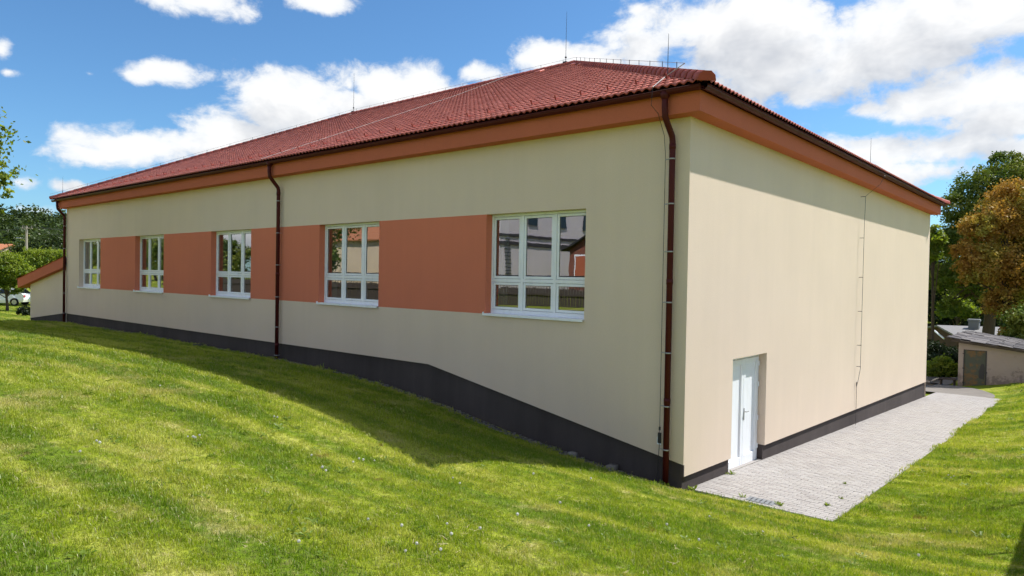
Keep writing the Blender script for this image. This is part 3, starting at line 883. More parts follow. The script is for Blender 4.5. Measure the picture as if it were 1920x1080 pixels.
# gutters: half-round troughs with brackets
GR = 0.068
def gutter(P, Q, name='gutter'):
    P = Vector(P); Q = Vector(Q); d = (Q-P).normalized(); sd = d.cross(Vector((0,0,1))).normalized()
    m = MB(); m.smooth = True
    rings = []
    for r_, flip in ((GR, 0), (GR-.006, 1)):
        ring = []
        for e_ in (P, Q):
            ids = []
            for k in range(11):
                an = math.pi + math.pi*k/10
                ids.append(len(m.v)); m.v.append(tuple(e_ + sd*math.cos(an)*r_ + Vector((0,0,1))*math.sin(an)*r_))
            ring.append(ids)
        for k in range(10):
            q = (ring[0][k], ring[1][k], ring[1][k+1], ring[0][k+1]); m.f.append(q if not flip else q[::-1]); m.mi.append(0)
        rings.append(ring)
    g_ = m.build(name, M_gutter, hall)
    bead = MB(); bead.smooth = True
    bead.tube([P + sd*GR, Q + sd*GR], .011, 8); bead.build('gutter_bead', M_gutter, g_)
    ln = (Q-P).length
    n = int(ln/0.95)
    for k in range(n):
        c = P + d*(ln*(k+.5)/n)
        bm_ = MB()
        pth = [c + sd*math.cos(math.pi+math.pi*q/8)*(GR+.004) + Vector((0,0,1))*math.sin(math.pi+math.pi*q/8)*(GR+.004) for q in range(9)]
        for a, b in zip(pth[:-1], pth[1:]):
            bm_.face([a-d*.014, a+d*.014, b+d*.014, b-d*.014])
        bm_.build('gutter_bracket', M_gutter, g_)
    return g_
GZ_ = 6.375
GO = OV + 0.095
gF = gutter((-L-GO-.15,-GO,GZ_-.02), (GO-.02,-GO,GZ_))
gS = gutter((GO,-GO+.02,GZ_), (GO,W+GO+.06,GZ_))
MB().box((-L-OV,-OV+.01,FT),(OV-.01,-OV+.03,6.42)).box((OV-.03,-OV+.03,FT),(OV-.01,W+OV,6.42)).build('eaves_board', M_gutter, hall)

# downpipes with swan necks
def downpipe(x, zbot, brackets, wire=True):
    m = MB(); m.smooth = True; R_ = .052
    pts = [(x,-GO,6.35),(x,-GO,6.10)]
    a, b = Vector((x,-GO,5.98)), Vector((x,-.105,5.66))
    pts += [(x,-GO+.012,6.03), tuple(a.lerp(b,.06)), tuple(a.lerp(b,.5)), tuple(a.lerp(b,.94)), (x,-.105+.0,5.60), (x,-.105,5.5), (x,-.105,zbot)]
    m.tube(pts, R_, 14)
    dp = m.build('downpipe', M_gutter, hall)
    m = MB(); m.smooth = True
    m.tube([(x,-GO,6.36),(x,-GO,6.30),(x,-GO,6.24)], [.085,.075,.058], 14); m.build('outlet', M_gutter, dp)
    m = MB(); m.smooth = True
    for z in (5.56, 3.3, 1.3 if zbot < 1 else 2.2): m.tube([(x,-.105,z),(x,-.105,z-.09)], R_+.005, 14)
    m.build('pipe_socket', M_gutter, dp)
    for z in brackets:
        c_ = MB(); c_.smooth = True
        c_.tube([(x,-.105,z),(x,-.105,z+.022)], R_+.004, 14)
        c_.tube([(x,-.06,z+.011),(x,0.0,z+.011)], .008, 6)
        c_.tube([(x-.05,-.105,z+.011),(x-.13,-.10,z+.011)], .009, 6)
        c_.build('pipe_bracket', M_steel, dp)
    return dp
downpipe(-.27, -.40, [5.3, 4.55, 3.75, 2.9, 2.05, 1.15, .42])
downpipe(-12.47, .70, [5.3, 4.4, 3.5, 2.6, 1.75, .95])
downpipe(-30.26, .75, [5.2, 4.2, 3.2, 2.2, 1.3])

# lightning protection
def rod(base, h, r=.008, foot=True):
    b = Vector(base); m = MB()
    m.tube([b, b+Vector((0,0,h*.45)), b+Vector((.004,0,h))], [r*1.25, r, r*.55], 6)
    rd = m.build('lightning_rod', M_darksteel, hall)
    if foot:
        m = MB(); m.bbox(tuple(b+Vector((-.09,-.09,-.06))), tuple(b+Vector((.09,.09,.10))), .02); m.ball(b+Vector((0,0,.26)), .04); m.build('rod_foot', M_darksteel, rd)
    return rd
rod((-10.15,10.18,11.2), 1.95); rod((-23.05,10.18,11.2), 1.95)
rod((-.78,.62,6.98), .72, .006, False); rod((-.10,11.75,6.72), .85, .006, False); rod((-30.55,-.1,6.55), .9, .006, False)
def conductor(path, step=1.0, up=0.0, r=.0045, mat_=None, name='lightning_conductor', holder=.10):
    m = MB(); m.tube(path, r, 6); c = m.build(name, mat_ or M_wire, hall)
    P = [Vector(q) for q in path]
    for a, b in zip(P[:-1], P[1:]):
        ln = (b-a).length
        n = int(ln/step)
        for k in range(n):
            q = a.lerp(b, (k+.5)/n)
            h = MB(); h.tube([q+Vector((0,0,.012)), q-Vector((0,0,holder))], .007, 5); h.build('conductor_holder', M_darksteel, c)
    return c
hp, hd = hipA[0], hipA[1]
hup = hipA[3]
pA = hp + hd*1.25 + hup*.24; pT = A1 + np.array([0,0,.26])
conductor([pA, pT], 1.0, holder=.12)
conductor([pT, A2+np.array([0,0,.26]), hipB[0]+hipB[3]*.24], 1.0, holder=.12)
def on_roof(x, v, h=.07): return C4 + u_*(x-C4[0]) + v_*v + n_*h
conductor([on_roof(-12.6, -.1, .08), on_roof(-12.6, 4, .075), on_roof(-12.6, 8, .075), A1*0+np.array([-12.6,10.18,11.3])], 1.2, r=.005, holder=.03)
e1 = on_roof(-.42, -.07, .06)
conductor([pA, on_roof(-.62, .85, .10), on_roof(-.46, .25, .09), e1], 5, r=.008, holder=.01)
conductor([e1, e1+np.array([0,-.03,-.30]), (-.43,-.33,6.05), (-.42,-.12,5.72), (-.40,-.10,5.4), (-.40,-.10,.62)], 50, mat_=M_darksteel)
t_ = MB(); t_.bbox((-.43,-.115,.52),(-.37,-.085,.70),.006); t_.bbox((-.41,-.12,.74),(-.39,-.08,.80),.004); t_.tube([(-.40,-.10,.53),(-.43,-.07,.20),(-.47,-.06,-.22)],.0055,6)
t_.build('test_clamp', M_darksteel, hall)
sgn = MB(); sgn.box((-.50,-.006,.47),(-.42,-.001,.60)); sgn.build('inspection_plate', M_pvc, hall)
# conductor down the pavement side wall with long stand-off holders
WX = .105
cw = MB(); cw.tube([(.02,11.78,6.78),(.43,11.2,6.50),(.47,10.95,6.3),(.40,10.75,6.05),(WX,10.5,5.72),(WX,10.44,5.0),(WX,10.4,.9),(WX*.55,10.38,.55),(.03,10.36,.4),(.03,10.36,-.72)], .0055, 6)
cc = cw.build('lightning_conductor', M_darksteel, hall)
for z in (5.70, 4.55, 3.45, 2.5, 1.55, .95):
    h = MB(); h.tube([(0,10.42,z),(WX+.008,10.42,z)], .008, 6); h.build('conductor_holder', M_darksteel, cc)
MB().tube([(.03,10.36,.52),(.03,10.36,.40)], .014, 6).build('test_clamp', M_darksteel, cc)

# lean-to at the west end
an = MB()
AX0, AX1, AY = -36.05, -L, .12
an.face([(AX0,AY,.78),(AX1,AY,1.32),(AX1,AY,3.62),(AX0,AY,2.52)])
an.face([(AX0,8,.4),(AX0,AY,.4),(AX0,AY,2.52),(AX0,8,2.52)])
an.build('annex_wall', M_cream, hall)
m = MB(); m.face([(AX0+.03,AY+.03,-.2),(AX1,AY+.03,-.2),(AX1,AY+.03,1.33),(AX0+.03,AY+.03,.79)]); m.build('annex_plinth', M_plinth, hall)
m = MB()
def az_(x): return 2.26 + (x+37.4)*(3.36-2.26)/7.0
xa, xb = -37.3, AX1-.02
for (p0, p1) in (((xa,-.12), (xb,-.12)),):
    m.face([(xa,-.12,az_(xa)),(xb,-.12,az_(xb)),(xb,-.12,az_(xb)+.46),(xa,-.12,az_(xa)+.46)])
    m.face([(xa,-.12,az_(xa)),(xa,.3,az_(xa)),(xb,.3,az_(xb)),(xb,-.12,az_(xb))])
    m.face([(xa,8,az_(xa)),(xa,-.12,az_(xa)),(xa,-.12,az_(xa)+.46),(xa,8,az_(xa)+.46)])
    m.face([(xa,.3,az_(xa)),(xa,8,az_(xa)),(xb,8,az_(xb)),(xb,.3,az_(xb))])
m.build('annex_fascia', M_fascia, hall)
m = MB(); m.face([(xa-.05,-.16,az_(xa)+.47),(xb,-.16,az_(xb)+.47),(xb,8,az_(xb)+.47),(xa-.05,8,az_(xa)+.47)]); m.box((xa-.06,-.17,az_(xa)+.42),(xa,8,az_(xa)+.465))
m.build('annex_roof', M_tile, hall)

# ------------------------------------------------------------------ vegetation builders
def at(u, v, d):                          # a point d metres along the view, for laying out the surroundings
    return CAM + d*(AX_F + (u-960)/FPX*AX_R - (v-540)/FPX*AX_U)
def leaf_cloud(centres, radii, n, size, r, up_bias=0.35, shell=0.55, clump=0.16, per=26, flat=0.75, light=None):
    """n leaves in clumps spread through a set of lobes -> verts, quads, tone"""
    centres = np.asarray(centres, float); radii = np.asarray(radii, float)
    wgt = radii**2.2; wgt = wgt/wgt.sum()
    nc = max(1, n//per)
    pick = r.choice(len(centres), nc, p=wgt)
    d = r.normal(size=(nc, 3)); d /= np.linalg.norm(d, axis=1)[:, None]
    rr = (shell + (1-shell)*r.random(nc)**0.7)
    rr *= 0.86 + 0.28*r.random(nc)
    cc = centres[pick] + d*(radii[pick]*rr)[:, None]*np.array([1, 1, flat])
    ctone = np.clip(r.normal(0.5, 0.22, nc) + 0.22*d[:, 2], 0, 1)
    idx = np.repeat(np.arange(nc), per)
    m = len(idx)
    cs = radii[pick][idx]*clump*(0.7+0.7*r.random(m))
    pos_ = cc[idx] + r.normal(size=(m, 3))*cs[:, None]*np.array([1, 1, .7])
    nrm_ = r.normal(size=(m, 3)) + d[idx]*0.5 + np.array([0, 0, up_bias*2])
    nrm_ /= np.linalg.norm(nrm_, axis=1)[:, None]
    t = r.normal(size=(m, 3)); t -= nrm_*(t*nrm_).sum(1)[:, None]; t /= np.linalg.norm(t, axis=1)[:, None]
    b = np.cross(nrm_, t)
    s = size*(0.6+0.8*r.random(m))[:, None]
    V = np.stack([pos_ - t*s*0.6, pos_ + b*s*0.36 + nrm_*s*0.06, pos_ + t*s*0.6 - nrm_*s*0.08, pos_ - b*s*0.36 + nrm_*s*0.06], 1).reshape(-1, 3)
    F = np.arange(m*4).reshape(-1, 4)
    tone = np.repeat(np.clip(ctone[idx] + r.normal(0, .13, m), 0.01, 1), 4)
    return V, F, tone, cc
def tree(name, label, base, lobes, n, size, leafm, trunk_r, seed, cat='tree', group=None, limbs=16, **kw):
    """lobes: (x, y, z, r). parts: trunk (with limbs) and crown"""
    r = np.random.default_rng(seed)
    root = thing(name, label, cat, base, group)
    C = np.array([q[:3] for q in lobes]); Rr = np.array([q[3] for q in lobes])
    V, F, tone, cc = leaf_cloud(C, Rr, n, size, r, **kw)
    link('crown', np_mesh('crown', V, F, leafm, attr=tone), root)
    m = MB(); m.smooth = True
    b = np.array(base, float)
    top = C.mean(0); top[2] = C[:, 2].min()*0.4 + C[:, 2].mean()*0.6
    fork = b + (top-b)*0.5
    wob = r.normal(size=3)*0.15*trunk_r*2
    m.tube([b-[0,0,.2], b+(fork-b)*.12, b+(fork-b)*.55+wob, fork, fork+(top-fork)*.55-wob, top], [trunk_r*1.5, trunk_r*1.1, trunk_r*.9, trunk_r*.8, trunk_r*.55, trunk_r*.2], 8)
    ends = [C[i] for i in np.argsort(-Rr)[:limbs]]
    ends += [cc[i] for i in r.choice(len(cc), min(limbs*2, len(cc)), replace=False)]
    for e in ends:
        s0 = b + (top-b)*r.uniform(.42, .85)
        md = (s0+e)/2 + np.array([0, 0, .12*np.linalg.norm(e-s0)]) + r.normal(size=3)*.1*trunk_r
        m.tube([s0, md, e], [trunk_r*.36, trunk_r*.2, trunk_r*.05], 5, cap=False)
    m.build('trunk', M_bark, root)
    return root
def lobes_at(lst): return [(*at(u, v, d), r_) for (u, v, d, r_) in lst]
def on_ground(u, v, d):
    q = at(u, v, d); return (float(q[0]), float(q[1]), gz(q[0], q[1]))

# ------------------------------------------------------------------ right background
tree('oak_tree', 'tall green leafy tree rising behind the far corner of the hall', on_ground(1850, 690, 48),
     lobes_at([(1895,338,48,2.0),(1840,352,48,1.7),(1796,392,47.5,1.4),(1855,430,48,2.6),(1925,385,49,2.6),(1785,455,47,1.35),(1970,335,50,2.6),(1772,520,48,1.3),(1835,520,49,2.4),(1782,575,49,.9),(1985,430,50,3),(1880,300,49.5,1.1),(1940,305,49.5,1.1)]),
     80000, 0.15, M_leaf_green, 0.42, 11, per=40, clump=.12, shell=.5)
tree('chestnut_tree', 'rust and gold coloured tree in front of the tall green one', on_ground(1945, 690, 40),
     lobes_at([(1905,372,40,1.5),(1865,415,39.5,1.35),(1835,425,39,.95),(1935,430,40,2.0),(1850,495,39,1.45),(1905,500,39,1.8),(1955,520,40,2.1),(1885,565,39,1.15),(1930,595,39,1.1),(1815,470,39,.8),(1985,395,41,2.4),(1812,520,39.4,.6),(1905,625,38.5,.75)]),
     90000, 0.12, M_leaf_rust, 0.36, 12, per=44, clump=.12, shell=.45)
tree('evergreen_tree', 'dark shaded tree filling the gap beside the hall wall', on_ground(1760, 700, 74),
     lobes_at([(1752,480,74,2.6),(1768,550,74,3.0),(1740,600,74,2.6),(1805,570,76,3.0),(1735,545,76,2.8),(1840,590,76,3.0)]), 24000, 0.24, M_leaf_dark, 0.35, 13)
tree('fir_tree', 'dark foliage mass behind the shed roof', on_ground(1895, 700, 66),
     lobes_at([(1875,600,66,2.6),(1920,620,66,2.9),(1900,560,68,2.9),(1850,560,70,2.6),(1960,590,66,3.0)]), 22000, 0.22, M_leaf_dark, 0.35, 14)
tree('lime_sapling', 'small yellow green tree peeping past the hall corner', on_ground(1748, 700, 44),
     lobes_at([(1752,450,44,.62),(1742,475,44,.6),(1755,430,44,.35)]), 2600, 0.16, M_leaf_lime, 0.10, 15, limbs=5)
tree('yellow_shrub', 'yellow green shrub above the metal roofed house', on_ground(1790, 640, 66),
     lobes_at([(1795,574,66,1.2),(1818,586,66,.9),(1775,582,66,.8)]), 4500, 0.22, M_leaf_lime, 0.10, 16, 'shrub', limbs=5)
tree('side_shrub', 'green shrub overhanging the right end of the shed roof', on_ground(1935, 690, 36),
     lobes_at([(1925,600,36,1.0),(1905,632,35.5,.6),(1940,640,36,.9),(1960,585,36,1.2)]), 9000, 0.13, M_leaf_green, 0.12, 17, 'shrub', limbs=6)
tree('low_bush', 'low sunlit green bush beside the shed', on_ground(1765, 700, 37),
     lobes_at([(1752,692,37,.5),(1768,688,37,.62),(1785,694,36.6,.45),(1738,690,38,.5),(1772,680,37.4,.4)]), 7000, 0.10, M_leaf_lime, 0.05, 18, 'bush', limbs=4)
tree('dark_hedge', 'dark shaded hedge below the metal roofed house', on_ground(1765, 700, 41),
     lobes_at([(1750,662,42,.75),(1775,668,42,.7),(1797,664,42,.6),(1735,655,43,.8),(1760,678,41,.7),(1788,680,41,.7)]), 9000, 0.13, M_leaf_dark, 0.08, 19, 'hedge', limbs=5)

# shed with a lean-to slate roof
def f_shedwall(t, b):
    P = pos(t)
    n = t.noise(P, 1.4, 5, 0.65); m_ = t.noise(P, 4.5, 5, 0.7)
    c = t.mix(n, (0.42, 0.35, 0.32, 1), (0.33, 0.27, 0.25, 1))
    z = t.add('ShaderNodeSeparateXYZ', {0: P}).outputs[2]
    low = t.math('ADD', t.ramp(z, -1.3, -0.2, 0.30, 0.0, 'LINEAR'), m_)          # damp stains climbing from the soil
    c = t.mix(t.ramp(low, 0.60, 0.78, 0, 0.7), c, (0.16, 0.13, 0.125, 1))
    t.l.new(c, b.inputs['Base Color']); bump(t, b, t.noise(P, 25, 4), 0.5, 0.01)
M_shedwall = mat('stained_render', (0.38, 0.31, 0.29), 0.95, 0.1, f_shedwall)
def f_slate(t, b):
    c = tone_mix(t, (0.055, 0.05, 0.055), (0.15, 0.135, 0.135))
    n = t.noise(pos(t), 5, 5, 0.7)
    c = t.mix(t.ramp(n, 0.55, 0.75), c, (0.19, 0.17, 0.15, 1))
    t.l.new(c, b.inputs['Base Color'])
M_slate = mat('weathered_slate', (0.09, 0.085, 0.09), 0.8, 0.25, f_slate)
def f_rust(t, b):
    P = pos(t)
    n = t.noise(P, 2.2, 5, 0.65)
    c = t.mix(t.ramp(n, 0.46, 0.62), (0.085, 0.095, 0.075, 1), (0.20, 0.115, 0.05, 1))
    c = t.mix(t.ramp(t.noise(P, 9, 4, 0.7), 0.55, 0.75, 0, 0.6), c, (0.06, 0.05, 0.04, 1))
    t.l.new(c, b.inputs['Base Color'])
M_rust = mat('rusty_sheet', (0.12, 0.1, 0.07), 0.7, 0.3, f_rust)
SY = 27.0
M_wood = mat('grey_timber', (0.075, 0.06, 0.05), 0.9, 0.15)
shed = thing('garden_shed', 'old grey rendered shed with slate roof and rusty metal door', 'shed', (0.2, SY, -1.45))
def rz(x): return 0.80 - 0.107*x
dx0, dx1, dz0, dz1 = 0.34, 1.22, -1.50, 0.33
m = MB()
for (a, b) in ((0.14, dx0), (dx1, 7.0)): m.face([(a,SY,-2.2),(b,SY,-2.2),(b,SY,rz(b)-.06),(a,SY,rz(a)-.06)])
m.face([(dx0,SY,dz1),(dx1,SY,dz1),(dx1,SY,rz(dx1)-.06),(dx0,SY,rz(dx0)-.06)])
m.face([(.14,33,-2.4),(.14,SY,-2.2),(.14,SY,rz(.14)-.06),(.14,33,rz(.14)-.06)])
m.face([(7,SY,-2.2),(7,33,-2.4),(7,33,rz(7)-.06),(7,SY,rz(7)-.06)]); m.face([(7,33,-2.4),(.14,33,-2.4),(.14,33,rz(.14)-.06),(7,33,rz(7)-.06)])
for (a, b) in (((dx0,SY,dz0),(dx0,SY+.12,dz1)),((dx1,SY,dz0),(dx1,SY+.12,dz1))): m.face([(a[0],SY,dz0),(a[0],SY+.12,dz0),(a[0],SY+.12,dz1),(a[0],SY,dz1)])
m.build('wall', M_shedwall, shed)
m = MB(); m.bbox((dx0+.03,SY+.02,dz0),(dx1-.03,SY+.06,dz1-.03),.006); sd_ = m.build('door', M_rust, shed, label='rusty green metal door with a dark patch')
m = MB(); m.box((dx0,SY-.012,dz0),(dx0+.03,SY+.05,dz1)).box((dx1-.035,SY-.015,dz0),(dx1+.01,SY+.05,dz1)).box((dx0+.03,SY-.012,dz1-.03),(dx1-.035,SY+.05,dz1)); m.build('door_frame', M_darksteel, sd_)
m = MB(); m.face([(x,SY+.016,z) for (x, z) in ((.94,-.92),(1.14,-.98),(1.16,-.45),(1.13,-.28),(1.04,-.26),(.99,-.36),(.97,-.5),(.93,-.6))]); m.build('dark_patch', M_darksteel, sd_)
for z in (.12, -.55, -1.2): MB().box((dx0-.03,SY-.02,z),(dx0+.05,SY-.008,z+.05)).build('hinge', M_darksteel, sd_)
MB().box((dx1-.06,SY-.03,-.68),(dx1+.04,SY-.016,-.62)).build('latch', M_darksteel, sd_)
m = MB(); m.face([(-.15,26.75,rz(-.15)-.03),(7.1,26.75,rz(7.1)-.03),(7.1,33.2,rz(7.1)-.03),(-.15,33.2,rz(-.15)-.03)])
m.box((-.12,26.72,rz(0)-.12),(.2,26.76,rz(0)-.0)); m.face([(-.15,26.74,rz(-.15)-.14),(7.1,26.74,rz(7.1)-.14),(7.1,26.74,rz(7.1)-.03),(-.15,26.74,rz(-.15)-.03)])
sroof = m.build('roof', M_wood, shed)
sl_m = MB(); sl_m.v = [(-.30,-.27,.028),(.27,-.25,.022),(.28,.26,.026),(-.28,.25,.030),(-.30,-.27,.0),(.27,-.25,.0),(.28,.26,.0),(-.28,.25,.0)]
sl_m.f = [(0,1,2,3),(4,5,1,0),(5,6,2,1),(6,7,3,2),(7,4,0,3)]; sl_m.mi = [0]*5
sl_me = sl_m.mesh('roof_slate', M_slate)
for i in range(15):
    for j in range(13):
        x = -.02 + i*.49 + random.gauss(0, .025); y_ = 26.93 + j*.5 + (.25 if i % 2 else 0) + random.gauss(0, .03)
        if y_ > 33.1: continue
        o = link('roof_slate', sl_me, sroof)
        o.location = (x, y_, rz(x)-.005+random.uniform(0, .03)); o.rotation_euler = (random.gauss(0, .03), .107+random.gauss(.03, .03), random.gauss(0, .06))

def gable_house(name, label, c, ang, ln, hw, z0, ze, zr, wallm, roofm, windows=(), ov=.4, chimney=None, cat='house', trim=None):
    """house with its ridge along direction ang"""
    root = thing(name, label, cat, (c[0], c[1], z0))
    d = np.array([math.cos(ang), math.sin(ang)]); s_ = np.array([-d[1], d[0]])
    def P(a, b, z): q = np.array(c[:2]) + d*a + s_*b; return (q[0], q[1], z)
    m = MB()
    for sg_ in (-1, 1):
        m.face([P(-ln/2, sg_*hw, z0), P(ln/2, sg_*hw, z0), P(ln/2, sg_*hw, ze), P(-ln/2, sg_*hw, ze)])
        m.face([P(sg_*ln/2, -hw, z0), P(sg_*ln/2, hw, z0), P(sg_*ln/2, hw, ze), P(sg_*ln/2, 0, zr), P(sg_*ln/2, -hw, ze)])
    m.build('wall', wallm, root)
    k = (zr-ze)/hw
    m = MB()
    for sg_ in (-1, 1):
        for th in (.03, .16):
            m.face([P(-ln/2-ov, sg_*(hw+ov), ze-k*ov+th), P(ln/2+ov, sg_*(hw+ov), ze-k*ov+th), P(ln/2+ov, 0, zr+th), P(-ln/2-ov, 0, zr+th)])
        for e_ in (-1, 1):
            m.face([P(e_*(ln/2+ov), sg_*(hw+ov), ze-k*ov+.03), P(e_*(ln/2+ov), 0, zr+.03), P(e_*(ln/2+ov), 0, zr+.16), P(e_*(ln/2+ov), sg_*(hw+ov), ze-k*ov+.16)])
        m.face([P(-ln/2-ov, sg_*(hw+ov), ze-k*ov+.03), P(ln/2+ov, sg_*(hw+ov), ze-k*ov+.03), P(ln/2+ov, sg_*(hw+ov), ze-k*ov+.16), P(-ln/2-ov, sg_*(hw+ov), ze-k*ov+.16)])
    rf_ = m.build('roof', roofm, root)
    for (fa_, a, z, w_, h_, mm) in windows:           # face: +1/-1 long sides, 2/-2 gable ends
        wm = MB()
        def Q(u, z_, out):
            return P(u, fa_*(hw+out), z_) if abs(fa_) == 1 else P((fa_/2)*(ln/2+out), u, z_)
        wm.face([Q(a-w_/2, z, .03), Q(a+w_/2, z, .03), Q(a+w_/2, z+h_, .03), Q(a-w_/2, z+h_, .03)])
        wn_ = wm.build('window', M_pvc, root)
        wm = MB(); wm.face([Q(a-w_/2+.1, z+.1, .045), Q(a+w_/2-.1, z+.1, .045), Q(a+w_/2-.1, z+h_-.1, .045), Q(a-w_/2+.1, z+h_-.1, .045)]); wm.build('pane', mm, wn_)
    if chimney:
        a, b, zt_, w_ = chimney
        m = MB(); q = P(a, b, 0); m.bbox((q[0]-w_/2, q[1]-w_/2, ze-.2), (q[0]+w_/2, q[1]+w_/2, zt_), .02); m.bbox((q[0]-w_/2-.06, q[1]-w_/2-.06, zt_-.14), (q[0]+w_/2+.06, q[1]+w_/2+.06, zt_+.04), .02)
        m.build('chimney', M_steel if trim is None else trim, rf_)
    return root
M_tin = mat('tin_roof', (0.20, 0.19, 0.185), 0.7, 0.25)
M_brown = mat('brown_boards', (0.085, 0.05, 0.035), 0.85, 0.2)
M_chimney = mat('grey_chimney', (0.20, 0.21, 0.22), 0.8, 0.2)
M_pane_dark = mat('dark_pane', (0.02, 0.025, 0.03), 0.08, 0.6)
A = at(1756, 610, 58); E_ = at(1788, 634, 54)
hvec = (E_-A)[:2]; hwd = np.linalg.norm(hvec); ax = np.array([-hvec[1], hvec[0]])/hwd
ctr = A[:2] + ax*3.1
h2 = gable_house('tin_roof_house', 'low house with pale tin roof and grey chimney behind the shed', ctr, math.atan2(ax[1], ax[0]), 5.4, hwd-.4, -4.2, E_[2]+.18, A[2]-.13, M_brown, M_tin, chimney=(-.75, -1.2, A[2]+.62, .72), trim=M_chimney)
q0, q1 = at(1752, 620, 57.4), at(1770, 635, 55.6)
MB().tube([q0, q1], .07, 6).build('white_bargeboard', M_pvc, h2)

# low wooden sledge-like bench by the shed
bz = gz(-.30, 27.4)
bench = thing('low_bench', 'small dark wooden bench beside the rusty shed door', 'bench', (-.25, 27.2, bz))
for k in range(3): MB().bbox((-.62, 27.0+k*.15, bz+.30+.012*k), (.06, 27.13+k*.15, bz+.335+.012*k), .006).build('plank', M_wood, bench)
for x in (-.55, -.02): MB().bbox((x-.03, 27.03, bz-.05), (x+.03, 27.40, bz+.30), .006).build('leg', M_wood, bench)

# ------------------------------------------------------------------ left background
tree('apple_tree', 'small yellow green tree in front of the parked white car', on_ground(14, 575, 48),
     lobes_at([(5,520,48,1.0),(38,512,48,.95),(-25,515,48,1.1),(15,492,48,.9),(-45,540,48,1.0),(55,530,48,.6),(28,540,47.6,.55)]), 15000, 0.13, M_leaf_lime, 0.09, 21, limbs=8)
tree('garden_tree', 'pale green tree rising above the lean to roof', on_ground(88, 575, 62),
     lobes_at([(84,487,62,1.15),(105,505,62,1.2),(62,480,63,1.0),(110,480,62,.9),(75,520,62,1.2),(50,500,63,.9)]), 14000, 0.15, M_leaf_lime, 0.16, 22, limbs=8)
tree('street_tree', 'dark green tree beyond the pale garden tree', on_ground(70, 520, 110),
     lobes_at([(80,462,110,2.6),(112,470,110,2.6),(45,480,110,2.2),(130,455,112,2.6)]), 12000, 0.28, M_leaf_forest, 0.25, 23, limbs=8)
bsh = tree('verge_bush', 'dark little bush at the foot of the lean to wall', on_ground(48, 590, 44), lobes_at([(46,580,44,.35),(38,584,44,.25),(52,586,44,.3)]), 1500, 0.08, M_leaf_dark, 0.03, 24, 'bush', limbs=3)
b0 = on_ground(-230, 640, 20)
tree('linden_tree', 'leafy branches reaching in at the left edge of the picture', b0,
     lobes_at([(-60,250,20,1.0),(-45,330,20,.85),(-130,300,20,1.6),(-230,260,20.5,1.9),(-180,190,20,1.4),(-35,380,20,.45),(-100,400,20,.8),(-300,330,20,1.6),(-12,238,20,.30),(2,276,20,.26),(-8,300,20,.28),(-4,335,20,.26),(4,366,20,.24),(-8,352,20,.25),(-6,398,20,.16),(-14,215,20,.25)]),
     17000, 0.10, M_leaf_lime, 0.22, 25, limbs=16)
# wooded ridge: a far wood that reads as one mass
r = np.random.default_rng(31)
Vs, Fs, Ts, k0 = [], [], [], 0
for i in range(900):
    if i >= 760: x, y_ = r.uniform(-90, 100), r.uniform(78, 150)
    elif i < 600: x, y_ = r.uniform(-400, -270), r.uniform(-30, 170)
    else: x, y_ = r.uniform(-285, -165), r.uniform(-60, 150)
    z = gz(x, y_); h_ = r.uniform(7, 11.5); rr = r.uniform(2.8, 4.6)
    dist = math.hypot(x-CAM[0], y_-CAM[1])
    cs = [(x, y_, z+h_-rr*.8), (x+r.normal()*1.5, y_+r.normal()*1.5, z+h_*.55), (x+r.normal()*1.8, y_+r.normal()*1.8, z+h_*.4)]
    V, F, T, _ = leaf_cloud(cs, [rr*.75, rr*.9, rr*.8], 170, 1.0, r, per=9, clump=.22, shell=.6, flat=1.0)
    Vs.append(V); Fs.append(F+k0); Ts.append(np.clip(T*.6+r.uniform(-.1, .45), .01, 1)); k0 += len(V)
link('forest', np_mesh('forest', np.concatenate(Vs), np.concatenate(Fs), M_leaf_forest, attr=np.concatenate(Ts)), label='dark wooded ridge on the skyline beyond the lean to', category='forest', kind='stuff')

M_cottage = mat('cottage_wall', (0.62, 0.48, 0.36), 0.9, 0.1, plaster((0.62, 0.48, 0.36)))
M_orange = mat('orange_roof', (0.40, 0.16, 0.08), 0.8, 0.2)
hc = at(-22, 490, 112)
gable_house('cottage', 'far cream house with orange roof at the left edge', hc, math.atan2(AX_R[1], AX_R[0])+.1, 6.6, 3.4, gz(hc[0], hc[1])-.5, 6.0, 7.0, M_cottage, M_orange,
            windows=[(-1, -1.5, 4.0, 1.1, 1.3, M_pane_dark), (-1, 1.6, 4.0, 1.1, 1.3, M_pane_dark)])
# utility pole
pb = at(49, 500, 80); pzb = gz(pb[0], pb[1]); ptop = at(48.5, 424, 80)[2]
pole = thing('utility_pole', 'grey utility pole with lamp arm and wires before the wooded ridge', 'pole', (pb[0], pb[1], pzb))
M_pole = mat('weathered_pole', (0.33, 0.29, 0.25), 0.9, 0.1)
MB().tube([(pb[0], pb[1], pzb-.3), (pb[0], pb[1], pzb+3), (pb[0], pb[1], ptop)], [.19, .17, .12], 10).build('post', M_pole, pole)
rv_ = AX_R*[1, 1, 0]; rv_ = rv_/np.linalg.norm(rv_)
pt = np.array([pb[0], pb[1], ptop])
m = MB(); m.tube([pt-rv_*.5-[0,0,.25], pt+rv_*.7-[0,0,.25]], .05, 6)
for k in (-.45, 0, .6): m.tube([pt+rv_*k-[0,0,.22], pt+rv_*k+[0,0,.05]], .045, 6)
m.build('crossarm', M_pole, pole)
m = MB(); m.tube([pt-[0,0,1.45], pt-rv_*.5-[0,0,1.38], pt-rv_*.85-[0,0,1.38]], .03, 6); m.bbox(tuple(pt-rv_*1.05-[.12,.12,1.46]), tuple(pt-rv_*.7+[.12,.12,-1.34]), .02); m.build('street_lamp', M_steel, pole)
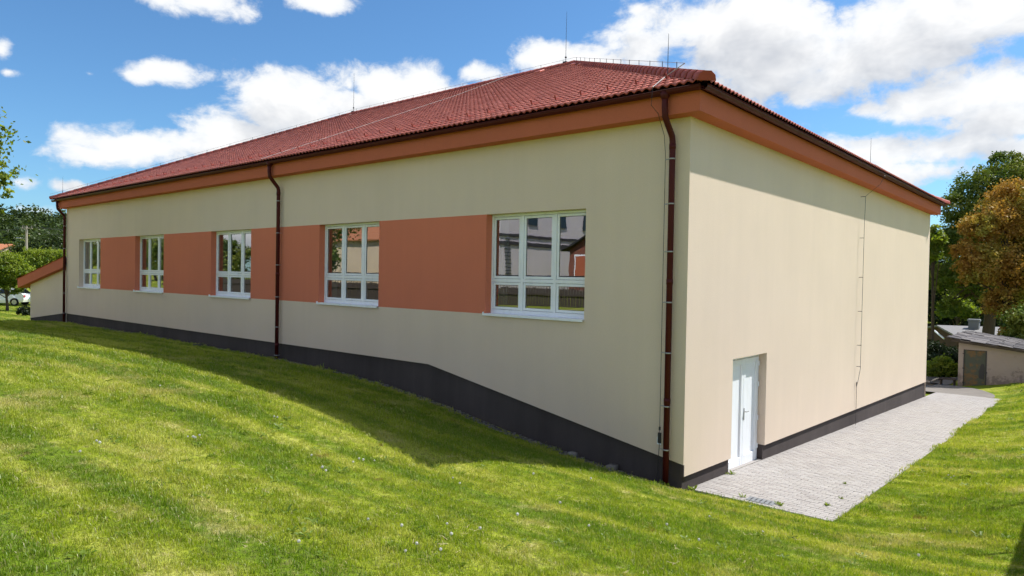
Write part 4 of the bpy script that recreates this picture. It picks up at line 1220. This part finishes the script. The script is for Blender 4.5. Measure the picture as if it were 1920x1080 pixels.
for (k, dz, sgn_) in ((-.45, 0, 1), (.6, 0, 1), (0, -.3, -1), (.6, -.6, 1)):
    s0 = pt+rv_*k+[0,0,dz]; far_ = (pt + rv_*26*1 + AX_F*[1,1,0]*-14 + [0,0,-.8+dz]) if sgn_ > 0 else (pt - rv_*28 + [0,0,-.4+dz])
    pth = []
    for j in range(13):
        q = j/12; pth.append(s0*(1-q)+far_*q-np.array([0,0,2.0*q*(1-q)]))
    MB().tube(pth, .022, 5).build('wire', M_darksteel, pole)

# parked car
def car(loc, ang, label):
    root = thing('parked_car', label, 'car', loc)
    c, s_ = math.cos(ang), math.sin(ang)
    def P(a, b, z): return (loc[0]+c*a-s_*b, loc[1]+s_*a+c*b, loc[2]+z)
    M_white = mat('white_car_paint', (0.78, 0.79, 0.80), 0.18, 0.6)
    M_tyre = mat('tyre_rubber', (0.02, 0.02, 0.022), 0.85, 0.2)
    M_rim = mat('alloy_rim', (0.5, 0.5, 0.52), 0.35, 0.5, metal=0.7)
    M_lampr = mat('red_lens', (0.35, 0.02, 0.02), 0.2, 0.5)
    prof_ = [(-2.05,.35,.80),(-2.12,.62,.83),(-2.05,.86,.82),(-1.25,1.00,.80),(-.55,1.42,.62),(.55,1.50,.60),(1.45,1.44,.60),(1.85,1.05,.76),(2.02,.92,.82),(2.06,.55,.83),(1.98,.32,.80)]
    arch = []
    def arc(cx_): return [(cx_+.36*math.cos(t_), .31+.36*math.sin(t_)) for t_ in np.linspace(0, math.pi, 9)]
    bot = [(1.68,.28,.80)] + [(x, z, .83) for (x, z) in arc(1.32)] + [(.9,.24,.82),(-.9,.24,.82)] + [(x, z, .83) for (x, z) in arc(-1.32)] + [(-1.7,.28,.80)]
    loop = prof_ + bot
    m = MB(); n = len(loop)
    i0 = len(m.v); m.v += [P(a, -w_, z) for (a, z, w_) in loop] + [P(a, w_, z) for (a, z, w_) in loop]
    m.f.append(tuple(range(n))); m.f.append(tuple(range(2*n-1, n-1, -1))); m.mi += [0, 0]
    for k in range(n): k2 = (k+1) % n; m.f.append((k, n+k, n+k2, k2)); m.mi.append(0)
    m.build('body', M_white, root)
    for sd in (-1, 1):
        for pts in ([(-.95,1.02),(-.48,1.36),(.02,1.40),(.02,1.02)], [(.10,1.02),(.10,1.405),(.82,1.40),(.95,1.02)], [(1.03,1.04),(.92,1.39),(1.32,1.36),(1.52,1.10)]):
            mm = MB(); mm.face([P(a, sd*(.815-(z-1.0)*.43), z) for (a, z) in pts]); mm.build('side_window', M_pane_dark, root)
    mm = MB(); mm.face([P(1.86, -.62, 1.06), P(1.86, .62, 1.06), P(1.52, .54, 1.40), P(1.52, -.54, 1.40)]); mm.build('rear_window', M_pane_dark, root)
    mm = MB(); mm.face([P(-1.24, -.70, 1.02), P(-1.24, .70, 1.02), P(-.60, .56, 1.41), P(-.60, -.56, 1.41)]); mm.build('windscreen', M_pane_dark, root)
    for sd in (-1, 1):
        mm = MB(); mm.bbox(P(1.9, 0, 0)[:2]+(loc[2]+.78,), P(1.9, 0, 0)[:2]+(loc[2]+.79,), .001) if False else None
        mm = MB(); mm.face([P(2.075, sd*.55, .72), P(2.075, sd*.82, .72), P(2.05, sd*.82, .92), P(2.05, sd*.55, .92)]); mm.build('tail_light', M_lampr, root)
        for a in (-1.32, 1.32):
            w_ = MB(); w_.smooth = False
            w_.tube([P(a, sd*.66, .31), P(a, sd*.85, .31)], .31, 20); wo_ = w_.build('wheel', M_tyre, root)
            rm = MB(); rm.tube([P(a, sd*.85, .31), P(a, sd*.862, .31)], .20, 16)
            for q in range(5):
                an_ = q*2*math.pi/5
                rm.tube([P(a, sd*.868, .31), P(a+.19*math.cos(an_), sd*.868, .31+.19*math.sin(an_))], .022, 5)
            rm.build('rim', M_rim, wo_)
    return root
cr = at(52, 573, 60); rr_ = math.atan2(AX_R[1], AX_R[0])
cxy = cr - rv_*2.1
car((float(cxy[0]), float(cxy[1]), gz(cxy[0], cxy[1])), rr_+.12, 'white car parked behind the small tree at the left edge')

# ------------------------------------------------------------------ across the lawn (mirrored in the windows)
def f_brick(t, b):
    P = pos(t)
    v = t.add('ShaderNodeCombineXYZ', {0: t.vmath('DOT_PRODUCT', P, (1, 1, 0), out=1), 1: t.vmath('DOT_PRODUCT', P, (0, 0, 1), out=1)}).outputs[0]
    br = t.add('ShaderNodeTexBrick', {'Vector': v, 'Color1': (0.24, 0.08, 0.05, 1), 'Color2': (0.18, 0.06, 0.04, 1), 'Mortar': (0.26, 0.2, 0.17, 1), 'Scale': 2.2, 'Mortar Size': 0.012})
    t.l.new(br.outputs[0], b.inputs['Base Color'])
M_brick = mat('red_brick', (0.2, 0.07, 0.05), 0.9, 0.1, f_brick)
M_palewall = mat('pale_pink_wall', (0.68, 0.61, 0.62), 0.9, 0.1, plaster((0.68, 0.61, 0.62)))
M_dband = mat('dark_band', (0.06, 0.055, 0.06), 0.8, 0.2)
M_beige = mat('beige_wall', (0.62, 0.49, 0.35), 0.9, 0.1, plaster((0.62, 0.49, 0.35)))
M_darkroof = mat('dark_roof', (0.035, 0.032, 0.035), 0.7, 0.3)
M_redpaint = mat('red_shutter', (0.42, 0.12, 0.06), 0.7, 0.2)
ap = thing('apartment_block', 'pale pink block with dark bands standing across the lawn', 'building', (-38.5, -37, 2))
MB().box((-46,-46,1.5),(-31.3,-30,11.5)).build('wall', M_palewall, ap)
for z0, z1 in ((6.55,6.75),(5.85,6.15),(3.2,3.35)): MB().box((-46.1,-46.1,z0),(-31.2,-29.9,z1)).build('band', M_dband, ap)
for k in range(11): MB().box((-31.28,-31.2,3.5+k*.28),(-31.18,-30.6,3.58+k*.28)).build('ladder_rung', M_dband, ap)
for y_ in (-34,-38,-42): MB().box((-31.25,y_-.6,7.6),(-31.18,y_+.6,9.2)).build('window', M_pane_dark, ap)
MB().box((-46.3,-46.3,11.5),(-31,-29.7,11.8)).build('roof', M_darkroof, ap)
gable_house('brick_house', 'brick house with dark roof standing across the lawn', (-19.5, -36), math.pi/2, 11, 5.4, 1.5, 5.4, 8.0, M_brick, M_darkroof,
            windows=[(2, 4.3, 3.2, 1.2, 1.8, M_redpaint), (2, 2.4, 3.2, 1.2, 1.8, M_redpaint), (2, -.5, 3.2, 1.2, 1.8, M_redpaint), (2, -3, 3.2, 1.2, 1.8, M_pane_dark)])
gable_house('beige_house', 'beige house with red roof standing across the lawn', (-53, -37), 0, 15, 6, 1.5, 6.7, 9.5, M_beige, M_orange,
            windows=[(1, -3, 3.4, 1.2, 1.5, M_pane_dark), (1, -6, 3.4, 1.2, 1.5, M_pane_dark)])
for i, (x, y_, h_, rr) in enumerate(((-49.5,-25,4.6,2.0),(-66,-26,5.2,2.3),(-74,-29,5.6,2.6),(-88,-28,5.6,2.6),(-98,-31,6.0,2.8),(-108,-28,5,2.4),(-120,-30,5.5,2.6))):
    z = gz(x, y_)
    rr2 = np.random.default_rng(50+i)
    tree('hedgerow_tree', 'round green tree in the row across the lawn', (x, y_, z), [(x+rr2.normal()*.6, y_+rr2.normal()*.5, z+h_*(.45+.14*k), rr*(.75-.12*abs(k-1))) for k in range(4)],
         5200, 0.22, M_leaf_green, 0.2, 60+i, group='trees across the lawn', limbs=6)
M_conc = mat('garden_wall_concrete', (0.28, 0.26, 0.24), 0.9, 0.1, plaster((0.28, 0.26, 0.24), .3))
pf = thing('paling_fence', 'long dark wooden paling fence across the lawn', 'fence', (-28, -16, 1.7))
pm = MB()
for k in range(300): pm.box((-52+k*.165,-16.03,1.3),(-52+k*.165+.13,-16.0,2.75+random.gauss(0,.02)))
pm.build('palings', M_wood, pf, kind='stuff')
MB().box((-52,-15.99,1.75),(-2.5,-15.94,1.85)).box((-52,-15.99,2.4),(-2.5,-15.94,2.5)).build('rail', M_wood, pf)
gw = thing('garden_wall', 'low grey garden wall with railings across the lawn', 'wall', (-40, -27, 2))
MB().box((-75,-27.2,1.2),(-8,-26.9,2.5)).build('wall', M_conc, gw)
MB().box((-75,-27.1,3.35),(-8,-27.04,3.42)).build('top_rail', M_darksteel, gw)
rl = MB()
for k in range(268): rl.box((-75+k*.25,-27.085,2.5),(-75+k*.25+.03,-27.055,3.35))
rl.build('railing', M_darksteel, gw, kind='stuff')

# unseen fence added right of the view, sized to cast the lower right shadow
fn = thing('shadow_fence', 'unseen dark board fence with tall posts, added to cast the corner shadow', 'fence', (5.55, 0, .3))
M_board = mat('dark_boards', (0.06, 0.045, 0.035), 0.9, 0.1)
bd = MB().box((-.012,-.069,0),(.012,.069,1)).mesh('board', M_board)
for k in range(42):
    y_ = -2.5 + k*.145
    o = link('board', bd, fn); z = gz(5.55, y_); o.location = (5.55+random.gauss(0, .004), y_, z-.1); o.scale = (1, 1, 2.85+random.gauss(0, .01))
for y_ in (1.6, 5.1, 8.6):
    z = gz(5.55, y_); MB().tube([(5.6,y_,z-.2),(5.6,y_,z+4.1)], .035, 8).build('post', M_darksteel, fn)
MB().box((5.565,-2.5,gz(5.6,0)+1.7),(5.60,3.5,gz(5.6,0)+1.78)).build('rail', M_board, fn)

# ------------------------------------------------------------------ lawn grass
def tuft(seed, n, rad, hmin, hmax, wid):
    r = np.random.default_rng(seed)
    V, F, T = [], [], []
    for i in range(n):
        a = r.uniform(0, 2*math.pi); q = rad*math.sqrt(r.random())
        bx, by = q*math.cos(a), q*math.sin(a)
        h_ = r.uniform(hmin, hmax); w_ = wid*r.uniform(.6, 1.2)
        la = r.uniform(0, 2*math.pi); ln_ = h_*abs(r.normal(.42, .28))
        fx_, fy_ = math.cos(la), math.sin(la)
        wa = la + math.pi/2 + r.normal(0, .4); wx_, wy_ = math.cos(wa)*w_/2, math.sin(wa)*w_/2
        b0 = len(V)
        V += [(bx-wx_, by-wy_, -.012), (bx+wx_, by+wy_, -.012),
              (bx-wx_*.8+fx_*ln_*.35, by-wy_*.8+fy_*ln_*.35, h_*.6), (bx+wx_*.8+fx_*ln_*.35, by+wy_*.8+fy_*ln_*.35, h_*.6),
              (bx+fx_*ln_, by+fy_*ln_, h_*r.uniform(.78, 1.0))]
        F += [(b0, b0+1, b0+3), (b0, b0+3, b0+2), (b0+2, b0+3, b0+4)]
        T += [r.random()]*5
    return np_mesh('grass_tuft', np.array(V), np.array(F), M_grass, attr=np.array(T))
tufts = bpy.data.collections.new('grass_tufts')
for k in range(6):
    o = bpy.data.objects.new('grass_tuft', tuft(100+k, 30, .085, .012, .033, .0052)); tufts.objects.link(o)
o = bpy.data.objects.new('grass_tuft', tuft(120, 26, .06, .035, .075, .006)); tufts.objects.link(o)
def rosette(seed):
    r = np.random.default_rng(seed); V, F, T = [], [], []
    for k in range(13):
        a = r.uniform(0, 6.28); l_ = r.uniform(.03, .075); w_ = l_*r.uniform(.14, .24); e_ = r.uniform(.1, .6)
        d = np.array([math.cos(a)*math.cos(e_), math.sin(a)*math.cos(e_), math.sin(e_)]); s_ = np.array([-math.sin(a), math.cos(a), 0]); o_ = np.array([r.normal()*.02, r.normal()*.02, .012]); b0 = len(V)
        V += [o_, o_+d*l_*.55+s_*w_, o_+d*l_+np.array([0, 0, -.012]), o_+d*l_*.55-s_*w_]; F += [(b0, b0+1, b0+2), (b0, b0+2, b0+3)]; T += [r.random()]*4
    return np_mesh('clover_rosette', np.array(V), np.array(F), M_rosette, attr=np.array(T))
M_rosette = mat('broad_weed_leaf', (0.06, 0.11, 0.02), build=leafy(leafcol((0.10, 0.165, 0.018), (0.19, 0.26, 0.035)), 0.35))
for k in range(2):
    o = bpy.data.objects.new('grass_tuft', rosette(130+k)); tufts.objects.link(o)
def straw(seed):
    r = np.random.default_rng(seed); V, F, T = [], [], []
    for k in range(9):
        a = r.uniform(0, 6.28); l_ = r.uniform(.02, .06); x, y_ = r.normal()*.06, r.normal()*.06; z0, z1 = r.uniform(.012, .03, 2); d = np.array([math.cos(a), math.sin(a)]); s_ = np.array([-d[1], d[0]])*.0015; b0 = len(V)
        V += [(x-s_[0], y_-s_[1], z0), (x+s_[0], y_+s_[1], z0), (x+d[0]*l_+s_[0], y_+d[1]*l_+s_[1], z1), (x+d[0]*l_-s_[0], y_+d[1]*l_-s_[1], z1)]; F += [(b0, b0+1, b0+2), (b0, b0+2, b0+3)]; T += [1.0]*4
    return np_mesh('straw', np.array(V), np.array(F), M_straw, attr=np.array(T))
M_straw = mat('dry_straw', (0.42, 0.35, 0.19), 0.9, 0.1)
o = bpy.data.objects.new('grass_tuft', straw(140)); tufts.objects.link(o)
r = np.random.default_rng(77)
def keep(x, y_):
    d = np.stack([x-CAM[0], y_-CAM[1]], 1)
    f2 = AX_F[:2]/np.linalg.norm(AX_F[:2]); r2 = np.array([f2[1], -f2[0]])
    dep_, lat = d@f2, d@r2
    ok = (dep_ > 1.2) & (np.abs(lat) < dep_*.86+1.5)
    ok &= ~((x > -36.2) & (x < -.02) & (y_ > -.20-.22*r.random(len(x))))
    ok &= ~((x > -1) & (x < PAVE_W+.06) & (y_ > PAVE_Y0-.08) & (y_ < 23.4))
    ok &= ~((x > -14) & (x < 1.4) & (y_ > 22) & (y_ < 31.5)) & ~((x > .1) & (y_ > 26.9) & (y_ < 33.2))
    return ok, np.hypot(d[:, 0], d[:, 1])
X, Y, S = [], [], []
for (xa_, xb_, ya_, yb_) in ((-37, 9.5, -12, 0.5), (2.2, 8, .2, 27), (-75, -37, -16, 24)):
    n = int((xb_-xa_)*(yb_-ya_)*330)
    x = r.uniform(xa_, xb_, n); y_ = r.uniform(ya_, yb_, n)
    ok, dist = keep(x, y_)
    p_ = np.where(dist < 7, 1.0, (7/np.maximum(dist, 7))**1.25)
    ok &= r.random(n) < p_
    X.append(x[ok]); Y.append(y_[ok]); S.append(np.clip(dist[ok]/9, 1, 2.0)**.75)
X, Y, S = np.concatenate(X), np.concatenate(Y), np.concatenate(S)
Z = ground_z(X, Y)
me = bpy.data.meshes.new('grass')
me.vertices.add(len(X)); me.vertices.foreach_set('co', np.c_[X, Y, Z].astype(np.float32).ravel())
def attr_(nm, typ, vals, key='value'):
    a = me.attributes.new(nm, typ, 'POINT'); a.data.foreach_set(key, np.ascontiguousarray(vals).ravel())
rotv = np.c_[r.normal(0, .16, len(X)), r.normal(0, .16, len(X)), r.uniform(0, 6.28, len(X))].astype(np.float32)
attr_('turn', 'FLOAT_VECTOR', rotv, 'vector')
lumps = 0.75 + 0.5*(0.5+0.5*np.sin(X*1.7+np.sin(Y*2.3))*np.cos(Y*1.9+np.sin(X*1.1)))
attr_('size', 'FLOAT', (S*lumps*r.uniform(.75, 1.2, len(X))).astype(np.float32))
pick = r.integers(0, 6, len(X)); pick[r.random(len(X)) < .025] = 6
patch = np.sin(X*.9+1.3*np.sin(Y*.7))*np.cos(Y*1.1+.8*np.sin(X*.6))
pick[(r.random(len(X)) < .016) & (patch > .25)] = 7
pick[(r.random(len(X)) < .012) & (patch < .0)] = 8
pick[r.random(len(X)) < .007] = 9
attr_('pick', 'INT', pick.astype(np.int32))
me.materials.append(M_grass)
grass = link('grass', me, label='short mown green lawn with dry patches around the hall', category='grass', kind='stuff')
ng = bpy.data.node_groups.new('scatter_grass', 'GeometryNodeTree')
ng.interface.new_socket('Geometry', in_out='INPUT', socket_type='NodeSocketGeometry')
ng.interface.new_socket('Geometry', in_out='OUTPUT', socket_type='NodeSocketGeometry')
q = NT(ng)
gi = q.add('NodeGroupInput'); go = q.add('NodeGroupOutput')
ci = q.add('GeometryNodeCollectionInfo'); ci.inputs['Collection'].default_value = tufts; ci.inputs['Separate Children'].default_value = True; ci.inputs['Reset Children'].default_value = True
def na(nm, typ): return q.add('GeometryNodeInputNamedAttribute', {'Name': nm}, data_type=typ).outputs[0]
ip = q.add('GeometryNodeInstanceOnPoints', {'Points': gi.outputs[0], 'Instance': ci.outputs[0], 'Pick Instance': True, 'Instance Index': na('pick', 'INT')})
e2r = q.add('FunctionNodeEulerToRotation', {0: na('turn', 'FLOAT_VECTOR')})
q.set(ip, 'Rotation', e2r.outputs[0]); q.set(ip, 'Scale', na('size', 'FLOAT'))
q.l.new(ip.outputs[0], go.inputs[0])
md = grass.modifiers.new('scatter', 'NODES'); md.node_group = ng
print('grass tufts', len(X))

# ------------------------------------------------------------------ small things on the lawn and the pavement
def hit(u, v):                            # where a sight line meets the lawn
    d = AX_F + (u-960)/FPX*AX_R - (v-540)/FPX*AX_U
    t_ = np.arange(3, 60, .02); P = CAM + t_[:, None]*d
    k = np.argmax(P[:, 2] < ground_z(P[:, 0], P[:, 1])); return P[k]
M_seed = mat('dandelion_fluff', (0.72, 0.71, 0.66), 0.95, 0.05)
M_stalk = mat('dandelion_stalk', (0.16, 0.19, 0.06), 0.8, 0.1)
hd_ = MB()
rr3 = np.random.default_rng(5)
for k in range(70):
    d = rr3.normal(size=3); d /= np.linalg.norm(d)
    p0 = Vector(d*.004); p1 = Vector(d*.019)
    o_ = Vector(d).orthogonal().normalized(); o2 = Vector(d).cross(o_)
    hd_.face([p0, p1+o_*.0045, p1-o_*.0045]); hd_.face([p1+o_*.0045, p1+o2*.0045, p1-o_*.0045, p1-o2*.0045])
head_me = hd_.mesh('seed_head', M_seed)
st_me = MB().tube([(0,0,-.02),(.003,.002,.5),(0,0,1)], .0016, 5).mesh('stalk', M_stalk)
spots = [(352,829),(366,831),(374,828),(362,836),(520,795),(514,790),(604,893),(611,896),(662,876),(673,873),(681,877),(702,873),(584,864),(849,908),(862,922),(753,1004),(781,1043),(826,1046),(838,1001),(846,1020),(970,978),
 (181,838),(187,842),(1104,997),(1330,979),(1108,905),(1722,1057),(1783,906),(1788,902),(1778,898),(1870,835),(1250,1000),(1310,1030),(690,990),(760,1060),(900,1012),(560,1040),(1430,1010),(150,860),(300,735),(1000,900),(1050,960)]
for (u, v) in spots:
    P = hit(u, v); z = gz(P[0], P[1]); h_ = random.uniform(.05, .10)
    t_ = thing('dandelion', 'white dandelion seed head standing in the mown lawn', 'dandelion', (P[0], P[1], z), 'dandelion clocks in the lawn')
    a = link('stalk', st_me, t_); b = link('seed_head', head_me, t_)
    for o_ in (a, b): o_.matrix_parent_inverse = Matrix.Identity(4)
    a.scale = (1, 1, h_); b.location = (0, 0, h_+.01); b.rotation_euler = (random.random(), random.random(), random.random()); b.scale = (random.uniform(.5, .85),)*3
# broad weeds in the joints and along the wall foot
def weed(x, y_, z, n, size, label, leafm=None, seed=0):
    r = np.random.default_rng(seed); V, F, T = [], [], []
    for k in range(n):
        a = r.uniform(0, 6.28); el_ = r.uniform(.25, 1.2); l_ = size*r.uniform(.5, 1.1); w_ = l_*r.uniform(.12, .2)
        d = np.array([math.cos(a)*math.cos(el_), math.sin(a)*math.cos(el_), math.sin(el_)]); s_ = np.array([-math.sin(a), math.cos(a), 0])
        o_ = np.array([x+r.normal()*size*.22, y_+r.normal()*size*.22, z-.005]); b0 = len(V)
        V += [o_, o_+d*l_*.5+s_*w_, o_+d*l_+np.array([0,0,-l_*.12]), o_+d*l_*.5-s_*w_]; F.append((b0, b0+1, b0+2, b0+3)); T += [r.random()]*4
    root = thing('weed', label, 'weed', (x, y_, z))
    link('leaves', np_mesh('leaves', np.array(V), np.array(F), leafm or M_leaf_lime, attr=np.array(T)), root)
weed(1.42, .52, pave_z(.5), 18, .09, 'green weed on the right side of the drain cover', seed=1)
weed(.80, .50, pave_z(.5), 10, .10, 'thin weed on the left side of the drain cover', seed=2)
weed(.03, 1.88, pave_z(1.9), 16, .13, 'grassy weed at the left foot of the white door', seed=3)
weed(.06, .18, pave_z(.2)+.02, 24, .14, 'tall weeds at the foot of the hall corner', seed=4)
weed(-.22, -.18, gz(-.22,-.18), 30, .22, 'dark weeds at the base of the nearest downpipe', seed=5)
for i, (x, y_, n, s_, lb) in enumerate(((1.95,1.15,30,.07,'flat mossy weed patch nearest the pavement tip'),(2.0,1.75,22,.06,'mossy weed patch in the middle of the pavement'),(1.75,2.9,18,.06,'little weed patch further up the pavement'))):
    weed(x, y_, pave_z(y_)+.002, n, s_, lb, seed=10+i)
# drain cover
dc = thing('drain_cover', 'grey concrete drain cover set in the pavement edge', 'drain cover', (1.1, .50, pave_z(.5)))
MB().bbox((.90,.40,pave_z(.5)-.03),(1.34,.62,pave_z(.5)+.012),.006).build('cover', M_chimney, dc)
for k in range(5): MB().box((.96+k*.075,.44,pave_z(.5)+.0115),(.98+k*.075,.58,pave_z(.5)+.0135)).build('slot', M_seal, dc)
# pebbles along the plinth
def rock(r, s_):
    V = []
    for k in range(8):
        sx, sy, sz = (1 if k & 1 else -1), (1 if k & 2 else -1), (1 if k & 4 else -1)
        V.append(np.array([sx, sy, sz*.7])*s_*r.uniform(.35, .62, 3))
    return np.array(V), np.array([(0,2,3,1),(4,5,7,6),(0,1,5,4),(1,3,7,5),(3,2,6,7),(2,0,4,6)])
r = np.random.default_rng(41)
M_stone = mat('grey_stone', (0.16, 0.15, 0.14), 0.9, 0.15, lambda t, b: t.l.new(tone_mix(t, (0.085, 0.08, 0.072), (0.27, 0.25, 0.23)), b.inputs['Base Color']))
Vs, Fs, Ts, k0 = [], [], [], 0
for i in range(4200):
    x = -30*r.random()**1.4; y_ = r.uniform(-.36, .03); s_ = r.uniform(.018, .05)
    V, F = rock(r, s_); V = V + [x, y_, gz(x, y_)+s_*.1]
    Vs.append(V); Fs.append(F+k0); Ts.append(np.full(8, r.uniform(.02, 1)**2+.01)); k0 += 8
link('gravel', np_mesh('gravel', np.concatenate(Vs), np.concatenate(Fs), M_stone, attr=np.concatenate(Ts)), label='thin strip of gravel along the foot of the shaded plinth', category='gravel', kind='stuff')
for i, (u, v, s_, lb) in enumerate(((372,650,.16,'pale stone lying by the plinth below the third window'),(1168,881,.14,'rounded stone in the shadow left of the nearest downpipe'),(1120,853,.13,'flat stone lying by the sloping plinth'),(1144,886,.07,'small pale stone at the shadow edge near the corner'))):
    P = hit(u, v); V, F = rock(r, s_*1.3)
    o_ = link('stone', np_mesh('stone', V, F, M_stone), label=lb, category='stone'); o_.location = (P[0], min(P[1], -.08), gz(P[0], min(P[1], -.08))+s_*.12)
